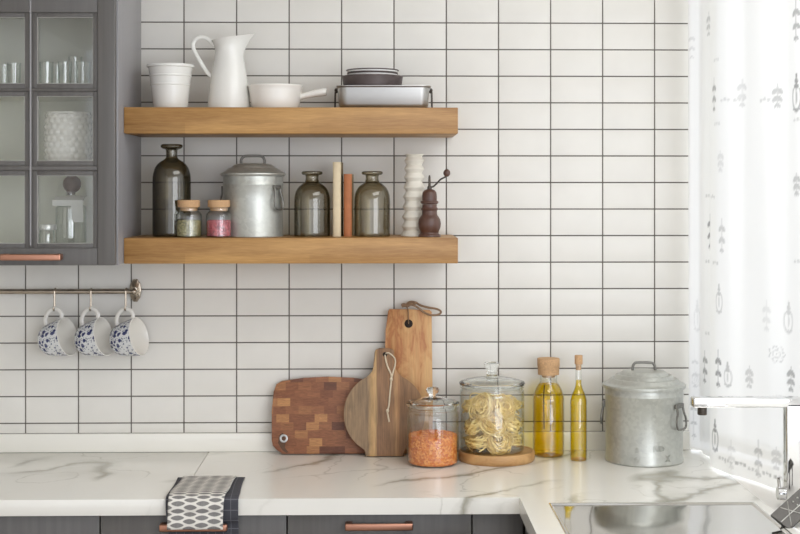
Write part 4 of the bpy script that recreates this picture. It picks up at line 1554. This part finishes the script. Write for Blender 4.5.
def nap(u, v):
    x = (-15 + 31 * u) / s
    if v < .4:
        q_ = v / .4
        return (x, -.002 - 16.5 / s * q_, yz(195.5) - .012 * q_ * q_ - .004 * abs(u - .5))
    q_ = (v - .4) / .6
    return (x, -16.5 / s - .003 - .001 * math.sin(7 * u), yz(195.5) - .012 - q_ * (.016 if u < .6 else .016 + .044 * min(1, (u - .6) / .05)))


o = MB().grid(nap, 30, 30).build('napkin', M['napkin'], loc=p0, smooth=60)
md = o.modifiers.new('thickness', 'SOLIDIFY')
md.thickness = .0015
tag(o, 'white linen napkin draped over the decanter in the wall cabinet', 'napkin')

# ------------------------------------------------------------------ curtain
path = [(.888, .012), (.897, .022), (.908, .034), (.917, .046), (.921, .070), (.915, .11), (.918, .16), (.908, .22), (.894, .28), (.895, .33), (.914, .385), (.938, .43), (.950, .48), (.974, .54), (.998, .60), (1.012, .66), (1.040, .72), (1.058, .78),
        (1.086, .85), (1.10, .91), (1.128, .98), (1.142, 1.04), (1.168, 1.10), (1.182, 1.16), (1.21, 1.22)]
PP = np.array(cr(path, 10))
seg_ = np.r_[0, np.cumsum(np.hypot(*np.diff(PP, axis=0).T))]
SL = seg_[-1]
CZ0, CZ1 = CT + .006, ZTOP - .001
nu, nv = 300, 380
us = np.linspace(0, SL, nu + 1)
# finer at the bottom, where the print is seen
vs_ = np.linspace(0, 1, nv + 1)
zs_ = CZ0 + (CZ1 - CZ0) * vs_
gxx = np.interp(us, seg_, PP[:, 0]); gdd = np.interp(us, seg_, PP[:, 1])
U, Zg = np.meshgrid(us, zs_, indexing='ij')
wob = .004 * np.sin(U * 38 + Zg * 1.3) * (1 - .3 * vs_)[None, :]
X = np.repeat(gxx[:, None], nv + 1, 1) + wob * math.cos(WA)
Y = -np.repeat(gdd[:, None], nv + 1, 1) + wob * math.sin(WA)
# print: motifs placed on the cloth at (s, z)
pr_ = np.zeros_like(U)


def cl(px, py):
    """cloth coordinates of a spot seen at a pixel: nearest path point whose bearing matches"""
    best = min(range(len(PP)), key=lambda i: abs(W(px, py, PP[i, 1]).x - PP[i, 0]) + (0 if True else 0))
    i0, i1 = max(best - 4, 0), min(best + 4, len(PP) - 1)
    dx_ = abs((PP[i1, 0] - PP[i0, 0]) - (PP[i1, 1] - PP[i0, 1]) * .13 * -1)
    global KS
    KS = .72 / min(1, max(.5, dx_ / (seg_[i1] - seg_[i0])))
    return seg_[best], W(px, py, PP[best, 1]).z


def stamp(mask, k):
    global pr_
    pr_ = np.maximum(pr_, np.clip(mask, 0, 1) * k * .68)


def blob(s0, z0, a, c, k, ang=0):
    ca, sa = math.cos(ang), math.sin(ang)
    x, z = U - s0, Zg - z0
    xx, zz = (x * ca + z * sa) / a, (-x * sa + z * ca) / c
    stamp((1.25 - np.sqrt(xx * xx + zz * zz)) * 3, k)


def tier(px, y0, y1, k, w=.018):
    s0, za = cl(px, y0)
    zb = cl(px, y1)[1]
    w = w * KS
    stamp((.0022 * KS - np.abs(U - s0)) / .0016 * ((Zg < za) & (Zg > zb)), k * .8)
    for f, q_ in ((.30, 1.0), (.62, .95), (.90, .62)):
        z = za + (zb - za) * f
        blob(s0 - w * .34 * q_, z, w * .42 * q_, w * .24 * q_, k, .6)
        blob(s0 + w * .34 * q_, z, w * .42 * q_, w * .24 * q_, k, -.6)


def bell(px, y0, y1, k, w=.026):
    s0, za = cl(px, y0)
    zb = cl(px, y1)[1]
    w = w * KS
    h = za - zb
    zc = zb + h * .36
    r = np.sqrt(((U - s0) / (w * .5)) ** 2 + ((Zg - zc) / (h * .38)) ** 2)
    stamp((.22 - np.abs(r - 1)) * 5 * (Zg < zb + h * .62), k)
    for f, q_ in ((.66, 1.0), (.80, .7), (.95, .4)):
        blob(s0, zb + h * f, w * .30 * q_, h * .07, k)
    blob(s0, zc, w * .1, h * .2, k * .7)
    for i in range(-2, 3):
        blob(s0 + i * w * .2, zb + h * .03, w * .08, h * .03, k)


def dash(px, y, k, w=.012):
    s0, z0 = cl(px, y)
    w = w * KS
    for i in range(3):
        blob(s0 + (i - 1) * w * .9, z0 + .002 * (i % 2), w * .35, .004, k)


def rosette(px, y, k, r0=.018):
    s0, z0 = cl(px, y)
    r = np.hypot((U - s0) / KS, Zg - z0)
    a = np.arctan2(Zg - z0, (U - s0) / KS)
    stamp((.0025 - np.abs(r - r0 * (1 + .15 * np.cos(7 * a)))) / .0015, k)
    stamp((.0022 - np.abs(r - r0 * .5)) / .0015, k * .8)
    blob(s0, z0, .003, .003, k)


for a in ((713, 78, 112, .75), (709, 213, 250, .95), (722, 218, 254, .5), (705, 350, 384, .85), (717, 350, 388, .95), (797, 0, 42, .8), (748, 366, 388, .5), (790, 366, 392, .8), (757, 440, 478, .6), (797, 172, 196, .6), (768, 300, 332, .25),
          (742, 78, 108, .35), (777, 84, 108, .6), (708, 12, 36, .5), (720, 150, 172, .3), (733, 440, 470, .3), (778, 446, 470, .4), (694, 350, 390, .35), (692, 30, 60, .3), (693, 395, 440, .5)):
    tier(*a)
for a in ((718, 284, 312, .55), (714, 420, 450, .95), (728, 362, 386, .6), (796, 74, 110, .95), (788, 302, 332, .5), (697, 300, 330, .25)):
    bell(*a)
for px, y, k in ((715, 60, .3), (716, 124, .3), (708, 196, .4), (712, 197, .4), (708, 262, .45), (714, 263, .4), (708, 334, .35), (740, 100, .4), (726, 100, .35), (766, 100, .4), (728, 462, .5), (742, 464, .75), (752, 470, .5), (768, 474, .6), (780, 478, .7), (722, 459, .5), (798, 120, .4), (798, 262, .4)):
    dash(px, y, k)
rosette(778, 354, .5)
rosette(696, 380, .25)
rosette(779, 340 + 60, .2, .012)
me = bpy.data.meshes.new('curtain')
V = np.stack([X, Y, Zg], -1).reshape(-1, 3)
idx = np.arange((nu + 1) * (nv + 1)).reshape(nu + 1, nv + 1)
Fq = np.stack([idx[:-1, :-1], idx[1:, :-1], idx[1:, 1:], idx[:-1, 1:]], -1).reshape(-1, 4)
me.from_pydata(V.tolist(), [], Fq.tolist())
at = me.attributes.new('print', 'FLOAT', 'POINT')
at.data.foreach_set('value', pr_.reshape(-1).astype(np.float32))
me.materials.append(M['curtain'])
me.shade_smooth()
o = bpy.data.objects.new('curtain', me)
COL.objects.link(o)
tag(o, 'sheer white curtain with grey folk-style print hanging at the window', 'curtain')
